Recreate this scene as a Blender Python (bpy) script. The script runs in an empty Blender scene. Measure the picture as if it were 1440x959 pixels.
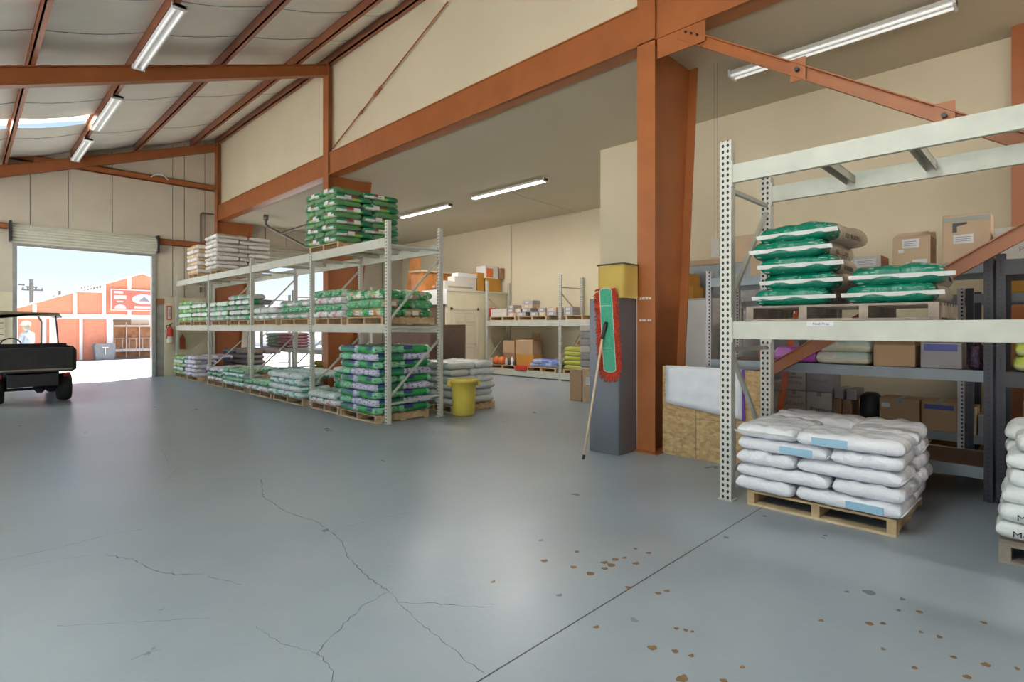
import bpy, bmesh, math, random
from mathutils import Vector, Matrix
from math import sin, cos, pi, radians
SC = bpy.context.scene
COL = SC.collection
random.seed(7)

# ------------------------------------------------------------------ materials
def nodes(name):
    m = bpy.data.materials.new(name); m.use_nodes = True
    nt = m.node_tree; b = nt.nodes['Principled BSDF']
    return m, nt, b
def N(nt, t, **kw):
    n = nt.nodes.new(t)
    for k, v in kw.items():
        if k in n.inputs.keys() if hasattr(n.inputs, 'keys') else False: n.inputs[k].default_value = v
        else: setattr(n, k, v)
    return n
def c4(c): return (c[0], c[1], c[2], 1)
def mat(name, col, rough=.6, metal=0, noise=.12, scale=6, bump=0, bscale=40, coat=0, spec=.5):
    m, nt, b = nodes(name)
    b.inputs['Roughness'].default_value = rough
    b.inputs['Metallic'].default_value = metal
    b.inputs['Coat Weight'].default_value = coat
    b.inputs['Specular IOR Level'].default_value = spec
    tc = nt.nodes.new('ShaderNodeTexCoord')
    if noise:
        n = nt.nodes.new('ShaderNodeTexNoise'); n.inputs['Scale'].default_value = scale; n.inputs['Detail'].default_value = 5
        nt.links.new(tc.outputs['Object'], n.inputs['Vector'])
        r = nt.nodes.new('ShaderNodeValToRGB')
        r.color_ramp.elements[0].position = .3; r.color_ramp.elements[1].position = .7
        r.color_ramp.elements[0].color = c4([x * (1 - noise) for x in col])
        r.color_ramp.elements[1].color = c4([min(1, x * (1 + noise)) for x in col])
        nt.links.new(n.outputs['Fac'], r.inputs['Fac']); nt.links.new(r.outputs['Color'], b.inputs['Base Color'])
    else: b.inputs['Base Color'].default_value = c4(col)
    if bump:
        n2 = nt.nodes.new('ShaderNodeTexNoise'); n2.inputs['Scale'].default_value = bscale; n2.inputs['Detail'].default_value = 4
        nt.links.new(tc.outputs['Object'], n2.inputs['Vector'])
        bp = nt.nodes.new('ShaderNodeBump'); bp.inputs['Strength'].default_value = bump; bp.inputs['Distance'].default_value = .02
        nt.links.new(n2.outputs['Fac'], bp.inputs['Height']); nt.links.new(bp.outputs['Normal'], b.inputs['Normal'])
    return m
def emit(name, col, s):
    m, nt, b = nodes(name)
    b.inputs['Base Color'].default_value = c4(col)
    b.inputs['Emission Color'].default_value = c4(col); b.inputs['Emission Strength'].default_value = s
    return m
def math_n(nt, op, a, b=None, clamp=False):
    n = nt.nodes.new('ShaderNodeMath'); n.operation = op; n.use_clamp = clamp
    for i, v in enumerate((a, b)):
        if v is None: continue
        if isinstance(v, (int, float)): n.inputs[i].default_value = v
        else: nt.links.new(v, n.inputs[i])
    return n.outputs[0]
def mixc(nt, f, a, b):
    n = nt.nodes.new('ShaderNodeMix'); n.data_type = 'RGBA'
    for i, v in ((0, f), (6, a), (7, b)):
        if isinstance(v, (int, float)): n.inputs[i].default_value = v
        elif isinstance(v, (tuple, list)): n.inputs[i].default_value = c4(v)
        else: nt.links.new(v, n.inputs[i])
    return n.outputs[2]

def concrete():
    m, nt, b = nodes('concrete_floor')
    tc = nt.nodes.new('ShaderNodeTexCoord')
    def noise(s, d=6, dist=0):
        n = nt.nodes.new('ShaderNodeTexNoise'); n.inputs['Scale'].default_value = s; n.inputs['Detail'].default_value = d
        n.inputs['Distortion'].default_value = dist
        nt.links.new(tc.outputs['Object'], n.inputs['Vector']); return n.outputs['Fac']
    a = noise(.45, 3); c = noise(2.2, 10); d = noise(22, 5)
    r = nt.nodes.new('ShaderNodeValToRGB'); e = r.color_ramp.elements
    e[0].position = .2; e[0].color = c4((.22, .27, .32)); e[1].position = .8; e[1].color = c4((.36, .405, .455))
    s = math_n(nt, 'ADD', math_n(nt, 'MULTIPLY', a, .6), math_n(nt, 'MULTIPLY', c, .4))
    nt.links.new(s, r.inputs['Fac'])
    # faint warm dirt tint
    w = mixc(nt, math_n(nt, 'MULTIPLY', math_n(nt, 'SUBTRACT', noise(.7, 6), .5, True), 1.6, True), r.outputs['Color'], (.35, .35, .34))
    # saw-cut joint, a dark groove along x
    sp = nt.nodes.new('ShaderNodeSeparateXYZ'); nt.links.new(tc.outputs['Object'], sp.inputs[0])
    j = math_n(nt, 'LESS_THAN', math_n(nt, 'ABSOLUTE', math_n(nt, 'SUBTRACT', sp.outputs[1], 1.735)), .0045)
    w2 = mixc(nt, j, w, (.03, .03, .03))
    nt.links.new(w2, b.inputs['Base Color'])
    rr = nt.nodes.new('ShaderNodeMapRange'); nt.links.new(c, rr.inputs[0])
    rr.inputs[1].default_value = .1; rr.inputs[2].default_value = .9; rr.inputs[3].default_value = .24; rr.inputs[4].default_value = .38
    nt.links.new(rr.outputs[0], b.inputs['Roughness'])
    bp = nt.nodes.new('ShaderNodeBump'); bp.inputs['Strength'].default_value = .12; bp.inputs['Distance'].default_value = .01
    nt.links.new(d, bp.inputs['Height']); nt.links.new(bp.outputs['Normal'], b.inputs['Normal'])
    return m

def perforated(name, col, cols=(.3, .7), pitch=.0508, rad=.011):
    """painted steel upright with teardrop slots; object origin at the post's own foot corner"""
    m, nt, b = nodes(name)
    b.inputs['Roughness'].default_value = .45
    tc = nt.nodes.new('ShaderNodeTexCoord'); sp = nt.nodes.new('ShaderNodeSeparateXYZ')
    nt.links.new(tc.outputs['Object'], sp.inputs[0])
    z = math_n(nt, 'SUBTRACT', math_n(nt, 'MULTIPLY', math_n(nt, 'FRACT', math_n(nt, 'DIVIDE', sp.outputs[2], pitch)), pitch), pitch / 2)
    geo = nt.nodes.new('ShaderNodeNewGeometry'); sn = nt.nodes.new('ShaderNodeSeparateXYZ'); nt.links.new(geo.outputs['Normal'], sn.inputs[0])
    onx = math_n(nt, 'GREATER_THAN', math_n(nt, 'ABSOLUTE', sn.outputs[0]), .7)
    res = None
    for cc in cols:
        u = math_n(nt, 'SUBTRACT', sp.outputs[1], cc)
        d2 = math_n(nt, 'ADD', math_n(nt, 'MULTIPLY', u, u), math_n(nt, 'MULTIPLY', math_n(nt, 'MULTIPLY', z, z), .55))
        h = math_n(nt, 'LESS_THAN', d2, rad * rad)
        res = h if res is None else math_n(nt, 'MAXIMUM', res, h)
    res = math_n(nt, 'MULTIPLY', res, onx)
    n = nt.nodes.new('ShaderNodeTexNoise'); n.inputs['Scale'].default_value = 9; n.inputs['Detail'].default_value = 6
    nt.links.new(tc.outputs['Object'], n.inputs['Vector'])
    base = mixc(nt, math_n(nt, 'MULTIPLY', math_n(nt, 'SUBTRACT', n.outputs['Fac'], .5, True), 1.6, True), col, [x * .72 for x in col])
    nt.links.new(mixc(nt, res, base, (.012, .012, .012)), b.inputs['Base Color'])
    return m

def bag_mat(name, hi, lo, zs=.45, end=None, endw=.4, ink=None, inkt=.6, rough=.32, inkscale=(9, 5, 14), bump=.35):
    """printed feed bag; hi / lo = [(start, colour)...] along the bag, above / below the height split zs"""
    m, nt, b = nodes(name)
    b.inputs['Roughness'].default_value = rough
    tc = nt.nodes.new('ShaderNodeTexCoord'); sp = nt.nodes.new('ShaderNodeSeparateXYZ')
    nt.links.new(tc.outputs['Generated'], sp.inputs[0])
    wob = nt.nodes.new('ShaderNodeTexNoise'); wob.inputs['Scale'].default_value = 4
    nt.links.new(tc.outputs['Generated'], wob.inputs['Vector'])
    wv = math_n(nt, 'MULTIPLY', math_n(nt, 'SUBTRACT', wob.outputs['Fac'], .5), .14)
    xx = math_n(nt, 'ADD', sp.outputs[0], wv); zz = math_n(nt, 'ADD', sp.outputs[2], wv)
    def ramp(st):
        r = nt.nodes.new('ShaderNodeValToRGB'); cr = r.color_ramp; cr.interpolation = 'CONSTANT'
        cr.elements[0].position = st[0][0]; cr.elements[0].color = c4(st[0][1])
        if len(st) > 1:
            cr.elements[1].position = st[1][0]; cr.elements[1].color = c4(st[1][1])
            for p, c in st[2:]:
                e = cr.elements.new(p); e.color = c4(c)
        else: cr.elements[1].position = 1; cr.elements[1].color = c4(st[0][1])
        nt.links.new(xx, r.inputs['Fac']); return r.outputs['Color']
    col = mixc(nt, math_n(nt, 'GREATER_THAN', zz, zs), ramp(lo), ramp(hi))
    if end:
        em = math_n(nt, 'GREATER_THAN', math_n(nt, 'ABSOLUTE', math_n(nt, 'SUBTRACT', xx, .5)), endw)
        col = mixc(nt, em, col, end)
    if ink:
        mp = nt.nodes.new('ShaderNodeMapping'); mp.inputs['Scale'].default_value = inkscale
        nt.links.new(tc.outputs['Generated'], mp.inputs[0])
        n = nt.nodes.new('ShaderNodeTexNoise'); n.inputs['Scale'].default_value = 1; n.inputs['Detail'].default_value = 2
        nt.links.new(mp.outputs[0], n.inputs['Vector'])
        col = mixc(nt, math_n(nt, 'GREATER_THAN', n.outputs['Fac'], inkt), col, ink)
    nt.links.new(col, b.inputs['Base Color'])
    n2 = nt.nodes.new('ShaderNodeTexNoise'); n2.inputs['Scale'].default_value = 14; n2.inputs['Detail'].default_value = 5; n2.inputs['Distortion'].default_value = .8
    nt.links.new(tc.outputs['Object'], n2.inputs['Vector'])
    bp = nt.nodes.new('ShaderNodeBump'); bp.inputs['Strength'].default_value = bump; bp.inputs['Distance'].default_value = .03
    nt.links.new(n2.outputs['Fac'], bp.inputs['Height']); nt.links.new(bp.outputs['Normal'], b.inputs['Normal'])
    return m

M = {}
M['floor'] = concrete()
M['outside'] = mat('sunlit_concrete', (.62, .6, .57), .9, noise=.08, scale=.5)
M['yard'] = mat('worn_asphalt', (.22, .215, .21), .9, noise=.1, scale=.5)
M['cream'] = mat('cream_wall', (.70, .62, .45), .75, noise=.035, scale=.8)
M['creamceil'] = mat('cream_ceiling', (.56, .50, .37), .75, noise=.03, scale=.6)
M['liner'] = mat('liner_panel', (.60, .54, .44), .6, noise=.06, scale=1.2)
M['ply'] = mat('painted_plywood', (.72, .66, .48), .7, noise=.06, scale=2)
M['insul'] = mat('white_insulation', (.86, .825, .73), .55, noise=.05, scale=1.5, bump=.25, bscale=5)
M['steel'] = mat('orange_primer_steel', (.37, .12, .035), .42, noise=.1, scale=2.5)
M['purlin'] = mat('red_primer_steel', (.33, .12, .06), .45, noise=.12, scale=3)
M['rack'] = mat('rack_paint', (.53, .54, .47), .42, noise=.08, scale=5)
M['rackpost'] = perforated('rack_post_paint', (.58, .575, .52), (.03, .072))
M['racksmall'] = perforated('rack_post_far', (.58, .575, .52), (.025, .06), .0508, .009)
M['blackpost'] = perforated('black_post_slots', (.03, .03, .045), (.04,), .04, .008)
M['palepost'] = perforated('pale_post_slots', (.5, .47, .5), (.03,), .04, .009)
M['bluesteel'] = mat('blue_grey_shelf', (.24, .28, .31), .35, noise=.1, scale=4)
M['greysteel'] = mat('light_grey_shelf', (.55, .57, .56), .4, noise=.06)
M['black'] = mat('black_steel', (.025, .025, .03), .4, noise=.2)
M['dark'] = mat('dark_plastic', (.03, .03, .032), .5, noise=.2)
M['rubber'] = mat('rubber', (.02, .02, .02), .8, noise=.2, bump=.3)
M['wood'] = mat('pallet_wood', (.52, .36, .20), .8, noise=.25, scale=9)
M['oldwood'] = mat('weathered_pallet_wood', (.30, .245, .20), .85, noise=.3, scale=9)
M['paledeck'] = mat('fresh_pine', (.62, .48, .30), .75, noise=.18, scale=9)
M['osb'] = None
M['card'] = mat('cardboard', (.50, .33, .19), .85, noise=.06, scale=3)
M['cardlight'] = mat('pale_cardboard', (.58, .43, .29), .85, noise=.05, scale=3)
M['cardbrown'] = mat('brown_cardboard', (.34, .20, .11), .85, noise=.08, scale=3)
M['cardorange'] = mat('amber_cardboard', (.55, .27, .05), .8, noise=.08, scale=3)
M['cardgrey'] = mat('grey_box', (.37, .35, .37), .8, noise=.07)
M['cardwhite'] = mat('white_box', (.60, .57, .52), .8, noise=.05)
M['white'] = mat('white_paint', (.82, .82, .79), .5, noise=.03)
M['offwhite'] = mat('white_sheet', (.74, .75, .80), .5, noise=.05, bump=.4, bscale=6)
M['label'] = mat('paper_label', (.72, .72, .74), .6, noise=.04)
M['ink'] = mat('ink', (.04, .04, .05), .7, noise=0)
M['inkgrey'] = mat('pale_ink', (.25, .25, .3), .7, noise=0)
M['inkbrown'] = mat('brown_ink', (.40, .2, .12), .7, noise=0)
M['inkblue'] = mat('blue_ink', (.10, .12, .38), .6, noise=.05)
M['tape'] = mat('packing_tape', (.30, .31, .29), .3, noise=.1)
M['gunmetal'] = mat('gunmetal_cabinet', (.15, .165, .19), .33, metal=.35, noise=.12, scale=1.5)
M['yellow'] = mat('yellow_plastic', (.72, .57, .09), .42, noise=.07)
M['green'] = mat('mop_green', (.06, .36, .22), .8, noise=.12, scale=30)
M['redyarn'] = mat('red_yarn', (.62, .07, .03), .95, noise=.4, scale=60, bump=.8, bscale=120)
M['palewood'] = mat('mop_handle_wood', (.72, .55, .38), .5, noise=.08)
M['purple'] = mat('purple_edge', (.14, .04, .32), .5)
M['lampbody'] = mat('lamp_housing', (.78, .78, .76), .4, noise=.02)
M['tube'] = emit('fluorescent_tube', (.9, .9, .88), .15)
M['tubelit'] = emit('fluorescent_tube_lit', (1, .95, .95), 1.0)
M['conduit'] = mat('conduit', (.20, .19, .17), .4, metal=.6)
M['cable'] = mat('pale_cable', (.55, .52, .45), .6)
M['red'] = mat('red_paint', (.62, .05, .03), .35)
M['orange'] = mat('orange_paint', (.45, .10, .03), .4)
M['pumpkin'] = mat('orange_plastic', (.75, .18, .04), .4)
M['crackm'] = mat('crack_line', (.10, .105, .11), .9, noise=.3, scale=40)
M['stain'] = mat('rust_stain', (.20, .12, .055), .6, noise=.3, scale=25)
M['stain2'] = mat('grey_stain', (.17, .185, .19), .6, noise=.15, scale=15)
M['barn'] = mat('barn_salmon', (.70, .27, .17), .8, noise=.06)
M['barntrim'] = mat('barn_white', (.85, .82, .8), .7, noise=.02)
M['fence'] = mat('cedar_fence', (.42, .22, .12), .85, noise=.3, scale=5)
M['galv'] = mat('galvanised', (.5, .51, .52), .35, metal=.7)
M['slat'] = mat('door_curtain', (.66, .65, .56), .4, noise=.04)
M['dumpster'] = mat('dumpster_grey', (.17, .19, .22), .6)
M['skin'] = mat('skin', (.55, .33, .23), .55, noise=.05)
M['shirt'] = mat('pale_shirt', (.36, .45, .55), .85, noise=.2, scale=9)
M['jeans'] = mat('dark_trousers', (.06, .08, .14), .9, noise=.2)
M['cap'] = mat('white_cap', (.8, .78, .76), .8, noise=.04)
M['door'] = mat('door_paint', (.68, .61, .46), .5, noise=.03)
M['brownpanel'] = mat('brown_panelling', (.17, .10, .065), .6, noise=.1)
M['woodorange'] = mat('orange_varnished_wood', (.55, .23, .07), .3, noise=.15, scale=5)
M['canopy'] = mat('canopy_tan', (.33, .28, .18), .5, noise=.08)
def osb():
    m, nt, b = nodes('strand_board'); b.inputs['Roughness'].default_value = .8
    tc = nt.nodes.new('ShaderNodeTexCoord'); v = nt.nodes.new('ShaderNodeTexVoronoi'); v.inputs['Scale'].default_value = 28
    mp = nt.nodes.new('ShaderNodeMapping'); mp.inputs['Scale'].default_value = (1, .8, 1.4)
    nt.links.new(tc.outputs['Object'], mp.inputs[0]); nt.links.new(mp.outputs[0], v.inputs['Vector'])
    r = nt.nodes.new('ShaderNodeValToRGB'); r.color_ramp.elements[0].color = c4((.36, .22, .095)); r.color_ramp.elements[1].color = c4((.62, .44, .22))
    nt.links.new(v.outputs['Color'], r.inputs['Fac']); nt.links.new(r.outputs['Color'], b.inputs['Base Color']); return m
M['osb'] = osb()
def glass_gold():
    m, nt, b = nodes('amber_clear_plastic')
    b.inputs['Base Color'].default_value = (.85, .64, .18, 1); b.inputs['Roughness'].default_value = .08
    b.inputs['Transmission Weight'].default_value = .45; b.inputs['IOR'].default_value = 1.3; return m
M['gold'] = glass_gold()
def skylight_mat():
    m, nt, b = nodes('skylight_panel')
    t = nt.nodes.new('ShaderNodeBsdfTranslucent'); t.inputs[0].default_value = (.85, .95, .9, 1)
    out = nt.nodes['Material Output']; nt.links.new(t.outputs[0], out.inputs[0]); return m
M['skylight'] = skylight_mat()

# ------------------------------------------------------------------ mesh helpers
class MB:
    def __init__(s): s.v = []; s.f = []
    def quadmesh(s, V, Fs):
        o = len(s.v); s.v += [Vector(p) for p in V]; s.f += [tuple(i + o for i in f) for f in Fs]; return s
    def box(s, x0, y0, z0, x1, y1, z1):
        if x0 > x1: x0, x1 = x1, x0
        if y0 > y1: y0, y1 = y1, y0
        if z0 > z1: z0, z1 = z1, z0
        return s.quadmesh([(x0,y0,z0),(x1,y0,z0),(x1,y1,z0),(x0,y1,z0),(x0,y0,z1),(x1,y0,z1),(x1,y1,z1),(x0,y1,z1)],
            [(0,3,2,1),(4,5,6,7),(0,1,5,4),(1,2,6,5),(2,3,7,6),(3,0,4,7)])
    def bar(s, p, q, w, h, up=(0,0,1)):
        p = Vector(p); q = Vector(q); d = (q - p).normalized(); u = Vector(up)
        a = d.cross(u)
        if a.length < 1e-4: a = d.cross(Vector((1,0,0)))
        a.normalize(); b = a.cross(d).normalized()
        V = [c + a*sx*w/2 + b*sy*h/2 for c in (p, q) for sx, sy in ((-1,-1),(1,-1),(1,1),(-1,1))]
        return s.quadmesh(V, [(0,1,2,3),(7,6,5,4),(0,4,5,1),(1,5,6,2),(2,6,7,3),(3,7,4,0)])
    def prism(s, poly, axis, a0, a1):
        """poly of 2D points extruded along axis: 'x' -> (y,z), 'y' -> (x,z), 'z' -> (x,y)"""
        n = len(poly)
        def P(p, a): return {'x': (a, p[0], p[1]), 'y': (p[0], a, p[1]), 'z': (p[0], p[1], a)}[axis]
        V = [P(p, a0) for p in poly] + [P(p, a1) for p in poly]
        Fs = [tuple(range(n)), tuple(range(2*n-1, n-1, -1))] + [(i, (i+1) % n + 0, (i+1) % n + n, i + n) for i in range(n)]
        return s.quadmesh(V, Fs)
    def tube(s, pts, r, n=10, closed=False, caps=True):
        pts = [Vector(p) for p in pts]; o = len(s.v); m = len(pts); prev = None
        rs = r if isinstance(r, (list, tuple)) else [r] * m
        for i, p in enumerate(pts):
            if closed: d = (pts[(i+1) % m] - pts[i-1])
            else: d = pts[min(i+1, m-1)] - pts[max(i-1, 0)]
            d.normalize()
            a = prev - d * prev.dot(d) if prev is not None else d.cross(Vector((0,0,1)))
            if a.length < 1e-3: a = d.cross(Vector((1,0,0)))
            a.normalize(); prev = a; b = d.cross(a)
            for k in range(n):
                t = 2*pi*k/n; s.v.append(p + (a*cos(t) + b*sin(t)) * rs[i])
        for i in range(m if closed else m-1):
            j = (i+1) % m
            for k in range(n):
                s.f.append((o+i*n+k, o+i*n+(k+1) % n, o+j*n+(k+1) % n, o+j*n+k))
        if caps and not closed:
            s.f.append(tuple(o+k for k in range(n-1, -1, -1))); s.f.append(tuple(o+(m-1)*n+k for k in range(n)))
        return s
    def lathe(s, prof, c, n=24, ax='z'):
        o = len(s.v); c = Vector(c)
        for r, h in prof:
            for k in range(n):
                t = 2*pi*k/n
                p = (r*cos(t), r*sin(t), h) if ax == 'z' else (h, r*cos(t), r*sin(t))
                s.v.append(c + Vector(p))
        for i in range(len(prof)-1):
            for k in range(n): s.f.append((o+i*n+k, o+i*n+(k+1) % n, o+(i+1)*n+(k+1) % n, o+(i+1)*n+k))
        s.f.append(tuple(o+k for k in range(n-1, -1, -1))); s.f.append(tuple(o+(len(prof)-1)*n+k for k in range(n)))
        return s
    def build(s, name, m, parent=None, smooth=False, origin=None, bevel=0, label=None):
        org = Vector(origin) if origin is not None else (parent_world(parent) if parent else Vector((0,0,0)))
        me = bpy.data.meshes.new(name)
        me.from_pydata([tuple(v - org) for v in s.v], [], s.f)
        bm = bmesh.new(); bm.from_mesh(me); bmesh.ops.recalc_face_normals(bm, faces=bm.faces[:]); bm.to_mesh(me); bm.free()
        me.update()
        me.materials.append(M[m] if isinstance(m, str) else m)
        if smooth:
            for p in me.polygons: p.use_smooth = True
        o = bpy.data.objects.new(name, me); COL.objects.link(o)
        if parent: o.parent = parent; o.location = org - parent_world(parent)
        else: o.location = org
        if bevel:
            bv = o.modifiers.new('bevel', 'BEVEL'); bv.width = bevel; bv.segments = 2; bv.limit_method = 'ANGLE'
        if label: o['label'] = label
        return o
def parent_world(p):
    v = Vector(p.location); q = p.parent
    while q: v += q.location; q = q.parent
    return v
def tag(o, label=None, cat=None, group=None, kind=None):
    if label: o['label'] = label
    if cat: o['category'] = cat
    if group: o['group'] = group
    if kind: o['kind'] = kind
    return o
def T(name, label, cat, loc, group=None):
    o = bpy.data.objects.new(name, None); COL.objects.link(o); o.location = loc; o.empty_display_size = .1
    return tag(o, label, cat, group)
def kids(o): return [c for c in bpy.data.objects if c.parent == o]
CH = {}
def dup(root, loc, rz=None, label=None, group=None):
    """copy of a thing with copies of its parts and sub-parts"""
    if root.name not in CH: CH[root.name] = [(c, kids(c)) for c in kids(root)]
    r = root.copy(); COL.objects.link(r); r.location = loc
    if rz is not None: r.rotation_euler = (0, 0, rz)
    if label: r['label'] = label
    if group: r['group'] = group
    for ch, gs in CH[root.name]:
        c = ch.copy(); COL.objects.link(c); c.parent = r
        for g in gs:
            d = g.copy(); COL.objects.link(d); d.parent = c
    return r
def text(s, size, m, parent, loc, face='-x', name='lettering', sx=1, rot=0):
    """flat lettering lying on a face; returns a mesh child. loc in world coordinates = lower left as read"""
    cu = bpy.data.curves.new('t', 'FONT'); cu.body = s; cu.size = size; cu.extrude = .0008
    ob = bpy.data.objects.new('t', cu); COL.objects.link(ob)
    dg = bpy.context.evaluated_depsgraph_get(); me = bpy.data.meshes.new_from_object(ob.evaluated_get(dg))
    bpy.data.objects.remove(ob)
    R = {'-x': Matrix.Rotation(-pi/2, 4, 'Z') @ Matrix.Rotation(pi/2, 4, 'X'), '-y': Matrix.Rotation(pi/2, 4, 'X')}[face]
    me.transform(R @ Matrix.Rotation(rot, 4, 'Z') @ Matrix.Diagonal((sx, 1, 1, 1)))
    me.materials.clear(); me.materials.append(M[m])
    o = bpy.data.objects.new(name, me); COL.objects.link(o); o.parent = parent
    o.location = Vector(loc) - parent_world(parent)
    return o
def struct(o): o['kind'] = 'structure'; return o

# ------------------------------------------------------------------ the setting
def roofz(x): return 5.60 + .345 * x        # underside of the insulation
YN = -7.0; YE = 19.3; XW = -6.5
fl = struct(MB().box(XW, YN, -.12, 13.1, YE + .15, 0).build('floor', 'floor'))
gr = struct(MB().box(-70, -60, -.3, 90, 110, -.125).build('ground', 'outside'))
struct(MB().box(-70, YE + .15, -.125, 90, 110, -.01).build('ground_yard', 'yard'))
CRACKS=[(2.0,[(2.084,5.553),(1.882,4.976),(1.862,4.419),(1.93,4.07),(1.92,3.824),(1.88,3.54),(1.777,3.276),(1.722,2.945),(1.71,2.682)]),
(1.6,[(1.71,2.682),(1.527,2.648),(1.348,2.538),(1.242,2.473),(1.156,2.402),(1.145,2.233),(1.106,2.171)]),
(1.2,[(1.71,2.682),(1.642,2.334),(1.62,2.051),(1.602,1.878),(1.599,1.759)]),
(0.9,[(1.171,6.386),(1.598,5.956),(2.098,5.591)]),
(1.5,[(0.179,4.825),(0.489,4.812),(0.788,4.867),(0.945,4.805)]),
(2.2,[(0.678,4.421),(0.778,4.244),(0.845,3.928),(0.934,3.758),(1.042,3.675)]),
(1.2,[(1.047,3.624),(1.154,3.36)]),
(0.9,[(0.232,4.578),(0.414,4.588),(0.614,4.485)]),
(1.8,[(1.666,2.56),(1.851,2.342),(1.913,2.243),(2.015,2.135)]),
(0.9,[(1.922,3.773),(2.271,3.781),(2.573,3.704)]),
(0.8,[(0.334,3.558),(0.548,3.388),(0.91,3.094)]),
(1.1,[(0.543,2.963),(0.657,2.961)]),
(0.8,[(1.571,8.171),(1.735,7.732),(1.613,6.897),(1.639,6.661),(1.408,6.147)]),
(0.8,[(1.043,2.845),(1.061,2.634),(1.156,2.402)])]
STAINS=[(2.64,2.33,0.020),(2.70,2.14,0.018),(2.70,2.01,0.022),(2.89,2.04,0.021),(2.98,2.02,0.022),(2.89,1.99,0.023),(2.82,1.99,0.018),(3.04,1.99,0.015),(3.22,2.02,0.013),(3.22,1.92,0.017),(2.90,2.27,0.015),(2.24,1.63,0.014),(2.28,1.34,0.019),(2.35,1.18,0.012),(2.51,1.34,0.011),(2.53,1.30,0.011),(2.54,1.27,0.010),(2.43,0.98,0.012),(2.33,1.25,0.014),(3.10,0.85,0.012),(3.24,0.67,0.017),(3.29,0.62,0.014),(3.50,0.59,0.011),(3.56,0.51,0.014),(3.33,0.47,0.011),(3.34,0.40,0.013),(3.66,0.26,0.014),(3.18,0.33,0.012),(2.96,0.44,0.013),(3.21,0.22,0.017),(3.04,0.27,0.015),(3.03,0.57,0.011),(2.17,1.13,0.024),(3.27,0.12,0.011),(2.28,1.00,0.014),(2.77,1.59,0.015),(2.83,1.57,0.015),(3.62,0.75,-0.028),(3.54,0.84,-0.012),(2.36,1.97,-0.015),(3.66,0.60,-0.015),(3.85,1.67,-0.019),(4.50,1.64,-0.016),(2.21,2.35,0.014),(3.02,1.89,0.020),(2.71,1.75,0.014)]
rnd = random.Random(3)
for w, P in CRACKS:
    mb = MB(); pts = []
    for a, b in zip(P[:-1], P[1:]):
        n = max(2, int(math.dist(a, b) / .03))
        for i in range(n):
            t = i / n; pts.append((a[0]+(b[0]-a[0])*t + rnd.uniform(-.008, .008), a[1]+(b[1]-a[1])*t + rnd.uniform(-.008, .008)))
    pts.append(P[-1])
    ww = w * .0016
    V = []; F = []
    for i, p in enumerate(pts):
        q = pts[min(i+1, len(pts)-1)]; r = pts[max(i-1, 0)]
        d = Vector((q[0]-r[0], q[1]-r[1])); d = d.normalized() if d.length > 0 else Vector((1, 0)); nn = Vector((-d.y, d.x)) * ww * rnd.uniform(.25, 1.1)
        V += [(p[0]+nn.x, p[1]+nn.y, .0008), (p[0]-nn.x, p[1]-nn.y, .0008)]
        if i: F.append((2*i-2, 2*i-1, 2*i+1, 2*i))
    mb.quadmesh(V, F).build('crack', 'crackm', fl)
for k, grp in enumerate((lambda s: s[2] > 0, lambda s: s[2] < 0)):
    mb = MB()
    for x, y, r in filter(grp, STAINS):
        r = abs(r); n = 14; ph = rnd.uniform(0, 6)
        V = [(x + r*(1+.22*sin(3*t+ph)+.12*sin(5*t))*cos(t)*1.2, y + r*(1+.2*cos(2*t+ph))*sin(t), .0006) for t in [2*pi*i/n for i in range(n)]]
        mb.quadmesh(V, [tuple(range(n))])
    mb.build('floor_stain', ('stain', 'stain2')[k], fl)

# end wall with two roll-up door openings
D1 = (1.04, 4.045, 3.70); D2 = (7.03, 9.62, 3.72)
we = MB(); y0, y1 = YE, YE + .15
def wp(xa, xb, za, roof=True, zb=None):
    if zb is not None: we.box(xa, y0, za, xb, y1, zb)
    else: we.prism([(xa, za), (xb, za), (xb, roofz(xb) + .25), (xa, roofz(xa) + .25)], 'y', y0, y1)
wp(XW, D1[0], 0); wp(D1[0], D1[1], D1[2]); wp(D1[1], 5.95, 0)
wp(5.95, D2[0], 0, zb=5.1); wp(D2[0], D2[1], D2[2], zb=5.1); wp(D2[1], 13.1, 0, zb=5.1)
wend = struct(we.build('wall_end', 'liner'))
sm = MB()
for x in (-5.6, -4.6, -3.6, -2.6, -1.6, -.6, .35, 1.3, 2.09, 3.08, 4.6, 4.92, 5.5): 
    za = D1[2] + .5 if D1[0] < x < D1[1] else 2.42
    sm.box(x - .008, YE - .006, za, x + .008, YE, roofz(x) - .1)
for x in (6.3, 7.4, 8.1, 9.0, 10, 11, 12): sm.box(x - .008, YE - .006, 4.35 if D2[0]-.3 < x < D2[1]+.3 else .1, x + .008, YE, 4.93)
sm.build('panel_seam', 'conduit', wend)
pw = MB().box(XW, YE - .03, 0, D1[0] - .06, YE, 2.41).box(4.37, YE - .04, 0, 5.75, YE, 2.41)
struct(pw.build('trim_1', 'ply'))
struct(MB().box(4.17, YE - .02, 0, 4.37, YE, 2.22).build('trim_2', mat('stained_concrete', (.34, .32, .28), .9, noise=.3, scale=3)))
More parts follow.
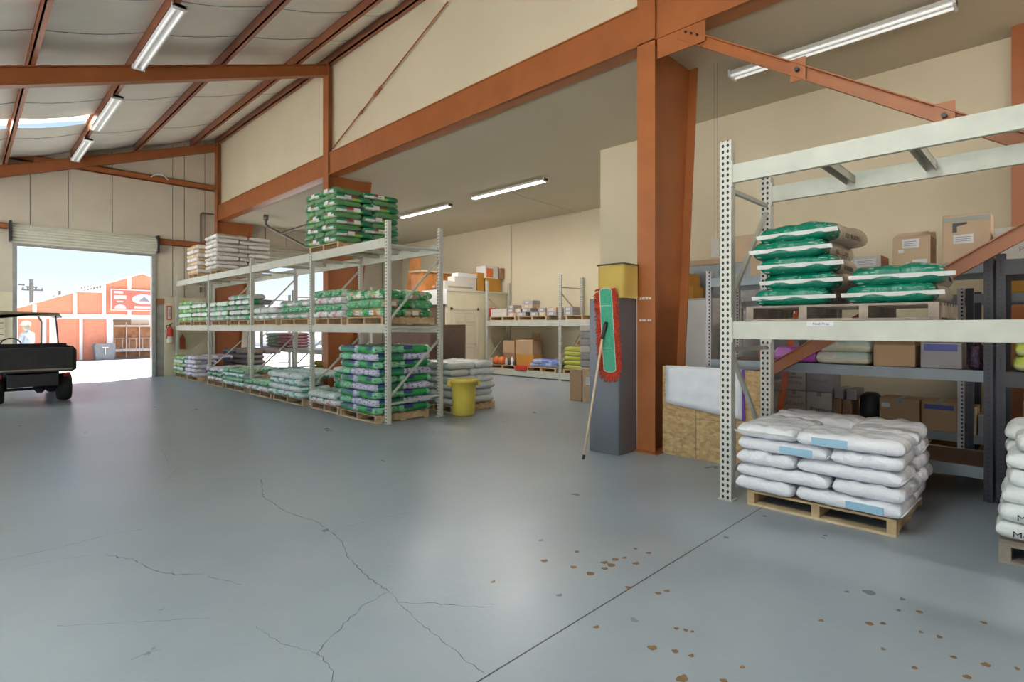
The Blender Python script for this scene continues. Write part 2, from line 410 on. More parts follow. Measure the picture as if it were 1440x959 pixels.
# roll-up doors
def rollup(idx, D, zc):
    t = T('door_%d' % idx, 'rolled-up %s overhead door coil with open yard beyond' % ('white ribbed' if idx == 1 else 'pale corrugated'), 'door', (D[0], YE, 0)); t['kind'] = 'structure'
    c = MB(); n = 7
    for i in range(n):
        z = D[2] + (zc - D[2]) * i / n; h = (zc - D[2]) / n
        yy = YE - .10 - .16 * sin(pi * (i + .6) / n)
        c.prism([(yy, z), (yy + .035, z + h*.5), (yy, z + h), (YE - .02, z + h), (YE - .02, z)], 'x', D[0] - .1, D[1] + .1)
    c.build('curtain_coil', 'slat', t)
    MB().box(D[0], YE - .06, D[2] - .08, D[1], YE + .04, D[2] + .03).build('bottom_bar', 'galv', t)
    for x in (D[0] - .09, D[1] + .0):
        MB().box(x, YE - .07, 0, x + .09, YE + .05, D[2] + .1).build('guide_track', 'galv', t)
    for x in (D[0] - .16, D[1] + .1):
        MB().box(x, YE - .3, D[2] + .02, x + .05, YE, zc + .04).build('end_bracket', 'black', t)
    return t
rollup(1, D1, 4.2); rollup(2, D2, 4.28)
# girts
def girt(x0, z0, x1, z1, n=0):
    g = MB(); g.box(x0, YE - .12, z0, x1, YE - .1, z1); g.box(x0, YE - .12, z1 - .02, x1, YE - .0, z1); g.box(x0, YE - .12, z0, x1, YE, z0 + .02)
    return struct(g.build('wall_girt', 'steel'))
girt(XW, 5.87, 5.75, 6.05)
girt(4.2, 4.0, 5.75, 4.18); girt(XW, 4.04, .85, 4.19)
struct(MB().box(4.17, YE - .1, 2.22, 4.36, YE, 2.36).build('wall_girt', 'steel'))

# hall roof: purlins, insulation between them, skylight strips
PX = [-6.35, -4.93, -3.51, -2.09, -.66, .77, 2.15, 3.60, 5.08]
edges = PX + [5.9]
SKY = (15.5, 16.35)
ins = MB()
def sag(x, y, xa, xb):
    u = (x - xa) / (xb - xa)
    s = .05 * sin(pi * u)
    for yc, a in ((8.9, .10), (13.4, .05), (14.7, .03), (18.2, .05), (2, .06)):
        s += a * sin(pi*u) ** .5 * math.exp(-((y - yc) / .22) ** 2) if 0 < u < 1 else 0
    return roofz(x) - s
ys = [YN + i * .25 for i in range(int((YE + .1 - YN) / .25) + 1)] + [YE]
for xa, xb in zip(edges[:-1], edges[1:]):
    nu = 8; V = []; F = []
    for y in ys:
        for i in range(nu + 1):
            x = xa + (xb - xa) * i / nu; V.append((x, y, sag(x, y, xa, xb)))
    for j in range(len(ys) - 1):
        if xb < 2.3 and xa > -6.4 and SKY[0] - .01 <= ys[j] and ys[j+1] <= SKY[1] + .01: continue
        if xb < 2.3 and xa > -6.4 and .9 <= ys[j] and ys[j+1] <= 2.6: continue
        for i in range(nu): F.append((j*(nu+1)+i, j*(nu+1)+i+1, (j+1)*(nu+1)+i+1, (j+1)*(nu+1)+i))
    ins.quadmesh(V, F)
roof = struct(ins.build('ceiling', 'insul', smooth=True))
sk = MB()
for ya, yb in (SKY, (1.0, 2.5)): sk.quadmesh([(-6.35, ya-.1, roofz(-6.35)+.12), (2.15, ya-.1, roofz(2.15)+.12), (2.15, yb+.1, roofz(2.15)+.12), (-6.35, yb+.1, roofz(-6.35)+.12)], [(0,1,2,3)])
struct(sk.build('window_1', 'skylight'))
# seams in the insulation
sw = MB()
for y in (7.1, 9.3, 10.6, 13.0, 14.3, 17.2):
    for xa, xb in zip(edges[3:-1], edges[4:]):
        for i in range(10):
            x0 = xa + (xb-xa)*i/10; x1 = xa + (xb-xa)*(i+1)/10
            sw.bar((x0, y, sag(x0, y, xa, xb)-.004), (x1, y, sag(x1, y, xa, xb)-.004), .012, .006)
sw.build('insulation_seam', 'inkgrey', roof)
for i, x in enumerate(PX):
    p = MB(); z = 5.40 + .345 * x
    p.box(x - .012, YN, z, x + .012, YE, z + .21); p.box(x - .012, YN, z, x + .07, YE, z + .015); p.box(x - .07, YN, z + .19, x + .012, YE, z + .205)
    struct(p.build('roof_purlin', 'purlin'))
FR = [-4.4, 3.48, 11.65, 19.15]
for y in FR:
    r = MB()
    def rp(x0, x1, a, b, ya, yb): r.prism([(x0, a(x0)), (x1, a(x1)), (x1, b(x1)), (x0, b(x0))], 'y', ya, yb)
    lo = lambda x: 5.09 + .357 * x; hi = lambda x: 5.39 + .345 * x
    rp(XW, 5.78, lo, hi, y - .012, y + .012); rp(XW, 5.78, lambda x: lo(x) - .015, lambda x: lo(x), y - .09, y + .09); rp(XW, 5.78, lambda x: hi(x) - .015, hi, y - .09, y + .09)
    struct(r.build('roof_rafter', 'steel'))
# partition above the girder, edge purlin, low room
struct(MB().box(5.93, YN, 4.95, 6.03, YE, 7.75).build('wall_partition', 'cream'))
struct(MB().box(5.80, YN, 7.40, 5.83, YE, 7.58).box(5.80, YN, 7.40, 5.9, YE, 7.42).build('roof_purlin', 'purlin'))
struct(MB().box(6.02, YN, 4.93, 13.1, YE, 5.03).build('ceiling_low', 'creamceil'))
wb = struct(MB().box(12.95, 6.27, 0, 13.1, YE, 4.93).build('wall_back', 'cream'))
struct(MB().box(8.75, YN, 0, 13.1, 6.27, 4.93).build('wall_right', 'cream'))
struct(MB().box(6.02, YN-.1, 0, 8.75, YN, 4.93).build('wall_rear', 'cream'))
# columns: tapered I section
for i, y in enumerate(FR):
    c = MB(); w = .12
    c.box(5.78, y - w, 0, 5.80, y + w, 7.42)
    c.prism([(5.80, 0), (6.42, 0), (6.86, 4.93), (5.80, 4.93)], 'y', y - .01, y + .01)
    c.prism([(6.42, 0), (6.44, 0), (6.88, 4.93), (6.86, 4.93)], 'y', y - w, y + w)
    c.box(5.80, y - w, 5.3, 5.93, y + w, 5.32); c.box(5.80, y - .01, 4.93, 5.93, y + .01, 7.4)
    c.box(5.72, y - .17, 0, 6.5, y + .17, .018)
    cc = struct(c.build('steel_column', 'steel'))
    if i == 1:
        for z, s in ((1.83, ((-.085, .02), (-.055, .04), (-.005, .035), (.04, .03))), (1.57, ((-.09, .03), (-.05, .05), (.02, .02), (.05, .02)))):
            mk = MB()
            for dy, ww in s: mk.box(5.7775, y - dy - ww, z, 5.78, y - dy, z + .028)
            mk.build('chalk_mark', 'cardwhite', cc)
# long girder, one span at a time
for a, b in zip(FR[:-1], FR[1:]):
    g = MB(); a += .02; b -= .02
    g.box(5.815, a, 4.90, 5.83, b, 5.39); g.box(5.78, a, 4.90, 6.03, b, 4.918); g.box(5.80, a, 5.385, 5.93, b, 5.405)
    struct(g.build('steel_girder', 'steel'))
# bracing rod on the partition
rd = MB().tube([(5.87, 11.5, 5.5), (5.87, 7.38, 7.06), (5.87, 3.7, 8.0)][:2], .014)
rd.tube([(5.87, 9.75, 6.16), (5.87, 9.5, 6.255)], .028).tube([(5.87, 10.3, 5.955), (5.87, 10.2, 5.99)], .026)
struct(rd.build('bracing_rod', 'steel'))
# diagonal channel braces beside the near column
def channel(name, p, q, flip=1):
    d = (Vector(q) - Vector(p)).normalized(); m = MB()
    m.bar(p, q, .012, .12, (1, 0, 0)) if False else m.bar(p, q, .012, .12)
    nrm = Vector((0, -d.z, d.y))
    for s in (-.056, .056):
        m.bar(Vector(p) + nrm*s + Vector((-.025, 0, 0)), Vector(q) + nrm*s + Vector((-.025, 0, 0)), .05, .01)
    return m
b1 = channel('brace', (5.84, 3.05, 4.86), (5.84, -3.9, .22)).build('steel_brace', 'steel'); struct(b1)
for y in (1.80, .66):
    z = 4.86 + (y - 3.05) * .668
    MB().box(5.80, y - .07, z - .10, 5.812, y + .07, z + .12).build('gusset_plate', 'steel', b1)
    MB().tube([(5.80, y, z), (5.75, y, z)], .02).build('bolt', 'black', b1)
b2 = channel('brace', (6.02, 2.85, .60), (6.02, -3.2, 4.38)).build('steel_brace', 'steel'); struct(b2)
gp = struct(MB().box(5.80, 2.75, 4.67, 5.812, 3.34, 4.90).build('gusset_plate', 'steel'))
for y in (2.98, 2.91, 2.84): MB().tube([(5.80, y, 4.80 + (y-2.9)*.6), (5.775, y, 4.80 + (y-2.9)*.6)], .012).build('bolt', 'black', gp)
# pilaster on the right wall
struct(MB().box(8.45, .10, 0, 8.47, .36, 4.93).box(8.47, .22, 0, 8.75, .24, 4.93).build('steel_column', 'steel'))
# far outer walls of the hall (left side has big openings, the rear is an open bay)
lw = MB(); 
lw.box(XW - .12, YN, 0, XW, -6, 3.3).box(XW - .12, 4.5, 0, XW, 5.2, 3.3).box(XW - .12, 16.5, 0, XW, YE, 3.3)
lw.box(XW - .12, YN, 3.1, XW, YE, 3.45)
struct(lw.build('wall_left', 'liner'))
rw = MB(); rw.prism([(XW, 0), (6.02, 0), (6.02, 7.75), (XW, 3.4)], 'y', YN - .1, YN)
struct(rw.build('wall_rear_gable', 'liner'))

# ------------------------------------------------------------------ lights in the building
def area(loc, size, power, rot=(0, 0, 0), col=(1, .96, .9)):
    l = bpy.data.lights.new('lamp_light', 'AREA'); l.shape = 'RECTANGLE'; l.size, l.size_y = size; l.energy = power; l.color = col
    o = bpy.data.objects.new('lamp_light', l); COL.objects.link(o); o.location = loc; o.rotation_euler = rot; return o
def fixture(x, y0, y1, z, w, label, power, lit=False, hang=0, group=None):
    t = T('fluorescent_light', label, 'light fixture', (x, (y0+y1)/2, z), group)
    MB().prism([(x-w/2, z), (x+w/2, z), (x+w*.32, z+.05), (x-w*.32, z+.05)], 'y', y0, y1).build('housing', 'lampbody', t)
    for s in (-1, 1):
        MB().tube([(x+s*w*.26, y0+.03, z-.016), (x+s*w*.26, y1-.03, z-.016)], .016).build('tube', 'tubelit' if lit else 'tube', t)
    for yy in (y0, y1 - .025): MB().box(x-w/2, yy, z-.035, x+w/2, yy+.025, z+.05).build('end_cap', 'lampbody', t)
    if hang:
        for yy in (y0+.3, y1-.3): MB().tube([(x, yy, z+.05), (x, yy, z+hang)], .004).build('hanger', 'galv', t)
    if lit: a = area((x, (y0+y1)/2, z - .05), (w, y1-y0), power); a.parent = t; a.location = (0, 0, -.05)
    return t
PW = 45
LZ = 5.40 + .345*2.15 - .09
fixture(2.2, 8.85, 11.45, LZ, .2, 'white strip light under the purlin, nearest of three on the sloping ceiling', PW)
fixture(2.2, 13.2, 15.7, LZ, .2, 'white strip light on the sloping ceiling, middle one of the three', PW)
fixture(2.2, 16.7, 19.0, LZ, .2, 'white strip light on the sloping ceiling, farthest one by the end wall', PW)
fixture(7.2, .72, 3.05, 4.82, .22, 'long white twin-tube light under the low ceiling above the steel brace', PW, hang=.1)
fixture(9.35, 8.2, 10.7, 4.83, .16, 'white strip light under low ceiling with cable running to the wall', PW, True, hang=.1)
fixture(9.45, 11.75, 14.1, 4.83, .16, 'white strip light under low ceiling behind the high green bag stack', PW, True, hang=.1)

fixture(7.2, -4.4, -2.0, 4.82, .22, 'unseen tube light added above the right rack to brighten the right wall', 70, True, hang=.1)  # added lamp outside the view, put in to lift the dim right wall
# cable and conduit
o = MB().tube([(9.4, 9.6, 4.9), (10.2, 9.75, 4.86), (11.2, 9.9, 4.89), (12.2, 9.95, 4.87), (12.93, 9.96, 4.9)], .008).build('power_cable', 'cable')
tag(o, 'thin cable running from the strip light across the low ceiling to the wall', 'cable')
o = MB().tube([(12.92, 12.87+.0, 4.88), (12.92, 12.87, 2.3)], .012).tube([(12.92, 9.96, 4.89), (12.92, 12.87, 4.89)], .008).build('wall_conduit', 'cable')
tag(o, 'thin grey conduit dropping down the cream back wall', 'conduit')
o = MB().tube([(5.74, YE-.08, 5.12), (5.40, YE-.08, 5.12), (5.36, YE-.08, 5.08), (5.36, YE-.08, 2.6)], .028).build('vent_pipe', 'conduit')
tag(o, 'dark bent pipe on the end wall beside the orange corner column', 'pipe')
o = MB().tube([(6.6, 17.2, 4.9), (6.6, 17.2, 4.66), (6.75, 17.35, 4.6), (8.4, 18.4, 4.3), (12.5, 18.6, 4.2)], .04)
o.tube([(7.55, 15.8, 4.9), (7.5, 16.0, 4.65), (7.2, 17.6, 4.5)], .035).lathe([(.07, 0), (.07, .15)], (6.6, 17.2, 4.78), 12)
tag(o.build('ceiling_pipe', 'conduit', smooth=True), 'dark pipework hung under the low ceiling by the second roll-up door', 'pipe')
o = MB().tube([(4.0+.45*t, YE-.14, 5.98+.13*sin(pi*t)) for t in [i/8 for i in range(9)]], .015).build('looped_hose', 'white', smooth=True)
tag(o, 'white looped cord hanging over the steel girt on the end wall', 'cord')

# ------------------------------------------------------------------ pallets
def make_pallet(sx=1.0, sy=1.15, wood='wood', n=3):
    t = T('wooden_pallet', '-', 'pallet', (0, 0, 0))
    for i in range(n):
        y = -sy/2 + .03 + (sy - .06) * i / (n-1)
        MB().box(-sx/2, y - .03, .018, sx/2, y + .03, .108).build('stringer', wood, t, bevel=.002)
    nb = 7
    for i in range(nb):
        x = -sx/2 + .045 + (sx - .09) * i / (nb-1)
        MB().box(x - .045, -sy/2, .108, x + .045, sy/2, .125).build('deck_board', wood, t)
    for x in (-sx/2 + .05, 0, sx/2 - .05):
        MB().box(x - .05, -sy/2, 0, x + .05, sy/2, .018).build('bottom_board', 'paledeck' if wood == 'wood' else wood, t)
    return t
PAL = {}
def pallet(x, y, z, label, group, sx=1.0, sy=1.15, wood='wood', n=3):
    k = (sx, sy, wood, n)
    if k not in PAL:
        PAL[k] = make_pallet(*k); t = PAL[k]; t.location = (x, y, z); tag(t, label, group=group); return t
    return dup(PAL[k], (x, y, z), label=label, group=group)

# ------------------------------------------------------------------ bags
def bag_mesh(L, W, H, seed, nu=20, nv=14, wr=.010, tuck=.06):
    r = random.Random(seed)
    ph = [r.uniform(0, 6.28) for _ in range(8)]; tilt = r.uniform(-.08, .08); sl = r.uniform(-.1, .1)
    V = []; F = []; idx = {}
    def pt(u, v, side):
        au, av = abs(u), abs(v)
        prof = max(0, 1 - au ** 14) ** .42 * max(0, 1 - av ** 9) ** .42
        h = H * (.56 if side > 0 else .44) * prof
        env = max(0, 1 - au**8) * max(0, 1 - av**8)
        wk = wr * (sin(9*v + ph[0] + 3*u) * au ** 2 + .6 * sin(17*v + ph[1] + 5*u*ph[2]) * au ** 3 + .5 * sin(7*u + ph[3]) * sin(5*v + ph[4]) + .35*sin(13*u+6*v+ph[5]))
        h += wk * env * (1 if side > 0 else .25)
        if side > 0: h += H * .12 * (tilt * u * 3 + sl * v * 3) * env
        x = u * L/2 * (1 - .03 * av ** 6) ; y = v * W/2 * (1 - tuck * .6 * au ** 6)
        x += .006 * sin(6*v + ph[6]) * au ** 4; y += .006 * sin(5*u + ph[7]) * av
        return (x, y, H * .42 + side * h)
    for side in (1, -1):
        for i in range(nu + 1):
            for j in range(nv + 1):
                u = sin((i/nu*2-1) * pi/2 * .999) ; v = sin((j/nv*2-1) * pi/2 * .999)
                if side < 0 and (i in (0, nu) or j in (0, nv)): idx[(side, i, j)] = idx[(1, i, j)]; continue
                idx[(side, i, j)] = len(V); V.append(pt(u, v, side))
        for i in range(nu):
            for j in range(nv):
                a = [idx[(side, i, j)], idx[(side, i+1, j)], idx[(side, i+1, j+1)], idx[(side, i, j+1)]]
                F.append(tuple(a if side > 0 else a[::-1]))
    return V, F
KIND = {}
def kind(key, name, mats, L, W, H, nvar=4, nu=16, nv=10, wr=.008, tape=None, patch=None):
    KIND[key] = dict(name=name, m=mats, L=L, W=W, H=H, n=nvar, nu=nu, nv=nv, wr=wr, tape=tape, patch=patch, cache={})
def bag(key, x, y, z, rz, label, group, var=None, L=None, W=None, H=None, cat='bag', tilt=(0, 0)):
    K = KIND[key]; L = L or K['L']; W = W or K['W']; H = H or K['H']
    var = rnd.randrange(K['n']) if var is None else var
    ck = (var, round(L, 2), round(W, 2), round(H, 3))
    if ck not in K['cache']:
        V, F = bag_mesh(L, W, H, hash((key, var)) % 1000 if False else sum(map(ord, key)) * 7 + var, K['nu'], K['nv'], K['wr'])
        o = MB().quadmesh(V, F).build(K['name'], K['m'], smooth=True, origin=(0, 0, 0))
        if K['tape'] and not (key == 'silver' and var % 3):
            tm, tw, ext = K['tape']
            for s in (-1,):
                MB().quadmesh([(s*(L/2-.012), -W/2*.96-ext, H*.42-tw/2), (s*(L/2-.012), W/2*.96+ext*.3, H*.42-tw/2), (s*(L/2+.006), W/2*.96+ext*.3, H*.42+tw/2), (s*(L/2+.006), -W/2*.96-ext, H*.42+tw/2),
                               (s*(L/2-.004), -W/2*.96-ext, H*.42-tw/2), (s*(L/2-.004), W/2*.96+ext*.3, H*.42-tw/2), (s*(L/2+.014), W/2*.96+ext*.3, H*.42+tw/2), (s*(L/2+.014), -W/2*.96-ext, H*.42+tw/2)],
                              [(0,1,2,3),(7,6,5,4),(0,4,5,1),(1,5,6,2),(2,6,7,3),(3,7,4,0)]).build('sewn_tape', tm, o)
        if K['patch'] and (var % 2 == 0 or K['patch'][0] == 'label'):
            pm, pw_, ph_ = K['patch']
            for sd in (-1, 1):
                ya_, yb_ = sd*(W/2*.985), sd*(W/2 + .004); cx = .12*(var - 2)*.5
                MB().box(cx - pw_/2, ya_, H*.18, cx + pw_/2, yb_, H*.18 + ph_).build('printed_patch', pm, o)
        K['cache'][ck] = o
        o.location = (x, y, z); o.rotation_euler = (tilt[0], tilt[1], rz); tag(o, label, cat, group); return o
    o = dup(K['cache'][ck], (x, y, z), label=label, group=group); o.rotation_euler = (tilt[0], tilt[1], rz); return o

ORD = ['lowest', 'second', 'third', 'fourth', 'fifth', 'sixth', 'seventh', 'eighth', 'ninth', 'tenth']
def ordw(l, n): return 'top' if l == n-1 else ORD[l]
def stack(phrase, desc, x0, y0, x1, y1, z0, n, H, kinds, pattern='five', show='a', top=True, skip=None, shrink=1.0, jit=.012, rows=None):
    """bags piled in crossed layers. x = from the aisle inwards, y = away from the camera"""
    g = desc + 's, ' + phrase
    sx, sy = x1 - x0, y1 - y0
    for l in range(n):
        z = z0 + l * H
        P = []
        if pattern == 'five':
            a = sy / 2; b = sx * .42
            lay = [(b/2, a*.5, 'y', 'near aisle side'), (b/2, a*1.5, 'y', 'far aisle side')]
            c = sy / 3
            for k, wd in enumerate(('near inner side', 'inner middle', 'far inner side')): lay.append((b + (sx-b)/2, c*(k+.5), 'x', wd))
            if l % 2: lay = [(sx - p[0], p[1], p[2], p[3].replace('aisle', '#').replace('inner', 'aisle').replace('#', 'inner')) for p in lay]
            for px, py, ax, wd in lay:
                P.append((px, py, ax, wd, (a if ax == 'y' else sx-b), (b if ax == 'y' else c)))
        elif pattern == 'pin':
            b = sy * .40; a = sy - b; ax_ = sx * .42; aa = sx - ax_
            lay = [(ax_/2, a/2, 'y', 'near aisle side', a, ax_), (aa/2, sy-b/2, 'x', 'far aisle side', aa, b),
                   (sx-ax_/2, sy-a/2, 'y', 'far inner side', a, ax_), (sx-aa/2, b/2, 'x', 'near inner side', aa, b)]
            if l % 2: lay = [(p[0], sy-p[1], p[2], p[3].replace('near', '#').replace('far', 'near').replace('#', 'far'), p[4], p[5]) for p in lay]
            P = lay
        elif pattern == 'ends':     # ends towards the aisle, n side by side
            nn = rows or 3
            for k in range(nn):
                P.append((sx/2, sy*(k+.5)/nn, 'x', ['near', 'middle', 'far'][k] if nn == 3 else ['near', 'far'][k] if nn == 2 else 'single', sx, sy/nn))
        elif pattern == 'quad':
            for i, wi in enumerate(('aisle side', 'inner side')):
                for k, wk in enumerate(('near', 'far')):
                    P.append((sx*(i+.5)/2, sy*(k+.5)/2, 'y' if (l + i) % 2 and False else 'y', wk + ' ' + wi, sy/2, sx/2))
        for px, py, ax, wd, L, W in P:
            if not (('aisle' in wd) or ('n' in show and 'near' in wd) or (top and l == n-1) or 'all' in show or pattern in ('ends', 'pin')): continue
            kk = kinds[l % len(kinds)] if not callable(kinds) else kinds(l, wd)
            rz = (pi/2 if ax == 'y' else 0) + rnd.uniform(-.05, .05)
            if ax == 'x' and rnd.random() < 0: rz += pi
            bag(kk, x0 + px + rnd.uniform(-jit, jit), y0 + py + rnd.uniform(-jit, jit), z + .003, rz,
                '%s, %s layer, %s of %s' % (KD.get(kk, desc), ordw(l, n), wd, phrase), g, L=round(L*.985*shrink, 2), W=round(W*.975*shrink, 2), H=H*1.0)
KD = {}
GRN = (.03, .36, .10); DGR = (.01, .17, .09); NAV = (.035, .05, .22); LIL = (.62, .60, .76); TEA = (.10, .48, .34); WHT = (.78, .79, .78)
EME = (.0, .26, .13); BRK = (.30, .06, .03); LGR = (.22, .55, .10); KRA = (.44, .37, .30); PNK = (.62, .30, .32); ORG = (.62, .25, .04)
mk = bag_mat
B = {}
kind('lilac', 'feed_bag', mk('print_lilac', [(0, LIL), (.14, NAV), (.5, DGR)], [(0, (.35, .6, .38)), (.14, GRN), (.8, GRN)], .5, ink=(.12, .16, .34), inkscale=(12, 8, 9), inkt=.58, end=LIL, endw=.36), .6, .4, .12, wr=.012)
kind('greenbag', 'feed_bag', mk('print_green', [(0, (.2, .6, .25)), (.16, NAV), (.42, GRN)], [(0, (.12, .55, .2)), (.2, (.02, .40, .05)), (.75, DGR)], .42, ink=(.04, .12, .20), inkscale=(10, 7, 8), inkt=.60, end=(.25, .62, .36), endw=.36), .6, .4, .12, wr=.012)
kind('teal', 'feed_bag', mk('print_teal', [(0, WHT), (.3, TEA), (.45, (.55, .72, .66)), (.7, WHT)], [(0, TEA), (.35, WHT), (.6, (.05, .30, .22))], .5, ink=(.30, .55, .50), inkt=.58, end=(.68, .74, .74), endw=.4), .6, .4, .12, wr=.014)
kind('pinkwhite', 'feed_bag', mk('print_pink', [(0, WHT), (.3, (.66, .42, .42)), (.5, WHT), (.75, (.12, .42, .2))], [(0, (.6, .6, .66)), (.4, PNK), (.6, WHT)], .5, ink=(.34, .16, .22), inkt=.64, end=WHT, endw=.4), .6, .4, .12, wr=.014)
kind('mixedgreen', 'feed_bag', mk('print_mixed', [(0, (.5, .68, .50)), (.25, (.10, .42, .12)), (.55, (.55, .38, .30)), (.75, (.12, .45, .2))], [(0, WHT), (.3, (.60, .34, .26)), (.5, GRN), (.8, (.45, .62, .5))], .45, ink=(.70, .74, .66), inkt=.6, end=(.04, .34, .14), endw=.42), .6, .4, .12, wr=.014)
kind('orangegreen', 'feed_bag', mk('print_orange_green', [(0, (.32, .42, .16)), (.3, (.45, .36, .20)), (.6, (.03, .30, .10))], [(0, (.60, .55, .45)), (.25, ORG), (.55, (.02, .22, .16)), (.75, (.02, .36, .06))], .55, ink=(.60, .64, .60), inkt=.62, end=(.08, .38, .16), endw=.43), .6, .4, .14, wr=.014, patch=('label', .12, .07))
kind('green2', 'feed_bag', mk('print_two_green', [(0, EME), (.33, BRK), (.62, (.02, .20, .10))], [(0, (.72, .74, .68)), (.3, (.42, .40, .42)), (.46, LGR), (.7, DGR)], .40, ink=(.5, .6, .4), inkt=.69, end=(.10, .27, .11), endw=.43), .6, .4, .11, wr=.008, patch=('label', .13, .065))
kind('kraft', 'feed_bag', mk('print_kraft', [(0, (.40, .36, .31)), (.3, (.30, .25, .20)), (.7, (.42, .37, .32))], [(0, (.62, .6, .56)), (.5, (.58, .55, .5))], .55, ink=(.22, .18, .14), inkt=.66, end=(.74, .71, .70), endw=.44, rough=.6), .6, .4, .11, wr=.006)
kind('tanbag', 'feed_bag', mk('print_tan', [(0, (.52, .36, .16)), (.5, (.55, .38, .18))], [(0, (.58, .44, .26))], .5, ink=(.30, .18, .1), inkt=.68, end=(.74, .70, .70), endw=.40, rough=.6), .6, .4, .11)
kind('greengrey', 'feed_bag', mk('print_green_grey', [(0, (.03, .28, .10)), (.4, (.26, .26, .28)), (.7, (.22, .24, .22))], [(0, (.02, .32, .12)), (.4, (.32, .32, .34))], .5, ink=(.5, .6, .5), inkt=.7, end=(.72, .76, .72), endw=.44), .6, .4, .12)
kind('limegreen', 'feed_bag', mk('print_lime', [(0, (.18, .42, .05)), (.5, (.30, .40, .10))], [(0, (.03, .36, .05)), (.6, (.32, .30, .14))], .45, ink=(.55, .66, .40), inkt=.66, end=(.66, .80, .72), endw=.42), .6, .4, .12)
kind('greybag', 'feed_bag', mk('print_grey', [(0, (.24, .23, .27))], [(0, (.20, .19, .23))], .5, ink=(.12, .12, .15), inkt=.70, rough=.6), .9, .5, .15)
kind('brownbag', 'feed_bag', mk('print_brown', [(0, (.33, .26, .22))], [(0, (.24, .24, .30))], .45, ink=(.2, .14, .12), inkt=.68, rough=.6), .9, .5, .15)
kind('violet', 'feed_bag', mk('print_violet', [(0, WHT), (.3, (.30, .28, .48)), (.6, (.60, .58, .68))], [(0, (.66, .62, .72)), (.5, (.14, .12, .30))], .5, ink=(.66, .40, .42), inkt=.62, end=(.72, .72, .80), endw=.38), .6, .4, .12, wr=.014)
kind('greylow', 'feed_bag', mk('print_greylow', [(0, (.42, .42, .42)), (.3, (.30, .30, .32)), (.6, (.12, .30, .16))], [(0, WHT), (.4, (.06, .34, .16)), (.7, (.6, .6, .62))], .5, ink=(.66, .68, .68), inkt=.6, end=(.6, .64, .62), endw=.4), .6, .4, .12, wr=.014)
kind('bluebag', 'feed_bag', mk('print_blue', [(0, (.16, .24, .62)), (.5, (.35, .42, .72))], [(0, (.60, .64, .78))], .3, ink=(.08, .12, .40), inkt=.62), .7, .45, .12, wr=.016)
kind('yellowgreen', 'feed_bag', mk('print_yellow_green', [(0, (.42, .42, .05))], [(0, (.62, .62, .28))], .3, ink=(.30, .30, .04), inkt=.7), .8, .5, .14)
kind('mustard', 'feed_bag', mk('print_mustard', [(0, (.48, .33, .02))], [(0, (.40, .27, .02))], .4), .7, .45, .14)
kind('rosebag', 'feed_bag', mk('print_rose', [(0, (.42, .20, .22))], [(0, (.30, .14, .16))], .4), .7, .45, .1)
kind('sagebag', 'feed_bag', mk('print_sage', [(0, (.20, .34, .28))], [(0, (.14, .27, .22))], .4), .7, .45, .1)
kind('palebag', 'shavings_bag', mk('print_pale', [(0, (.60, .62, .62))], [(0, (.52, .55, .56))], .4, ink=(.42, .50, .52), inkt=.66), .8, .5, .13, wr=.014)
kind('silver', 'white_bag', mk('print_silver', [(0, (.80, .80, .85))], [(0, (.76, .76, .82))], .4, rough=.27, bump=.5), .75, .5, .115, nvar=6, nu=40, nv=26, wr=.014, tape=('white', .022, .06), patch=(mat('blue_patch', (.33, .55, .72), .4, noise=.05), .24, .055))
kind('mega', 'white_bag', mk('print_white', [(0, (.80, .83, .82))], [(0, (.76, .79, .78))], .4, rough=.3, bump=.5), .75, .5, .125, nvar=6, nu=36, nv=24, wr=.012)
KIND['megaplain'] = dict(KIND['mega'], cache={})
kind('emerald', 'paper_bag', mk('print_emerald_kraft', [(0, (.0, .17, .10)), (.22, (.44, .38, .31))], [(0, (.0, .15, .09)), (.22, (.42, .36, .30))], .4, ink=(.34, .42, .38), inkt=.66, rough=.25, bump=.5), .85, .5, .125, nvar=6, nu=40, nv=26, wr=.013, tape=('white', .03, .07))
kind('purplebag', 'litter_bag', mk('print_magenta', [(0, (.42, .06, .50)), (.6, (.55, .2, .6))], [(0, (.50, .10, .52))], .4, ink=(.62, .45, .66), inkt=.66), .6, .35, .15, nu=24, nv=16)
kind('mintbag', 'feed_bag', mk('print_mint', [(0, (.50, .62, .56)), (.6, (.66, .66, .60))], [(0, (.66, .62, .46))], .45, ink=(.42, .50, .50), inkt=.64), .6, .42, .12, nu=24, nv=16, wr=.012)
kind('limesack', 'feed_bag', mk('print_lime_yellow', [(0, (.08, .50, .02)), (.3, (.50, .58, .04))], [(0, (.16, .55, .08)), (.3, (.66, .68, .34))], .4, ink=(.68, .70, .50), inkt=.64), .6, .42, .12, nu=24, nv=16, wr=.012)
KD.update(lilac='lilac and green feed bag', greenbag='green and navy feed bag', teal='white and teal feed bag', pinkwhite='white and pink feed bag', mixedgreen='green mixed-print feed bag',
    orangegreen='orange and green feed bag', green2='green and red feed bag', kraft='brown kraft feed bag', tanbag='tan feed bag', greengrey='green and grey feed bag', limegreen='lime green feed bag',
    greybag='grey bulk bag', brownbag='brown bulk bag', violet='white and violet bag', greylow='grey and green bag', silver='glossy white bag', mega='white mega bag', palebag='pale grey bag', yellowgreen='yellow-green bag')

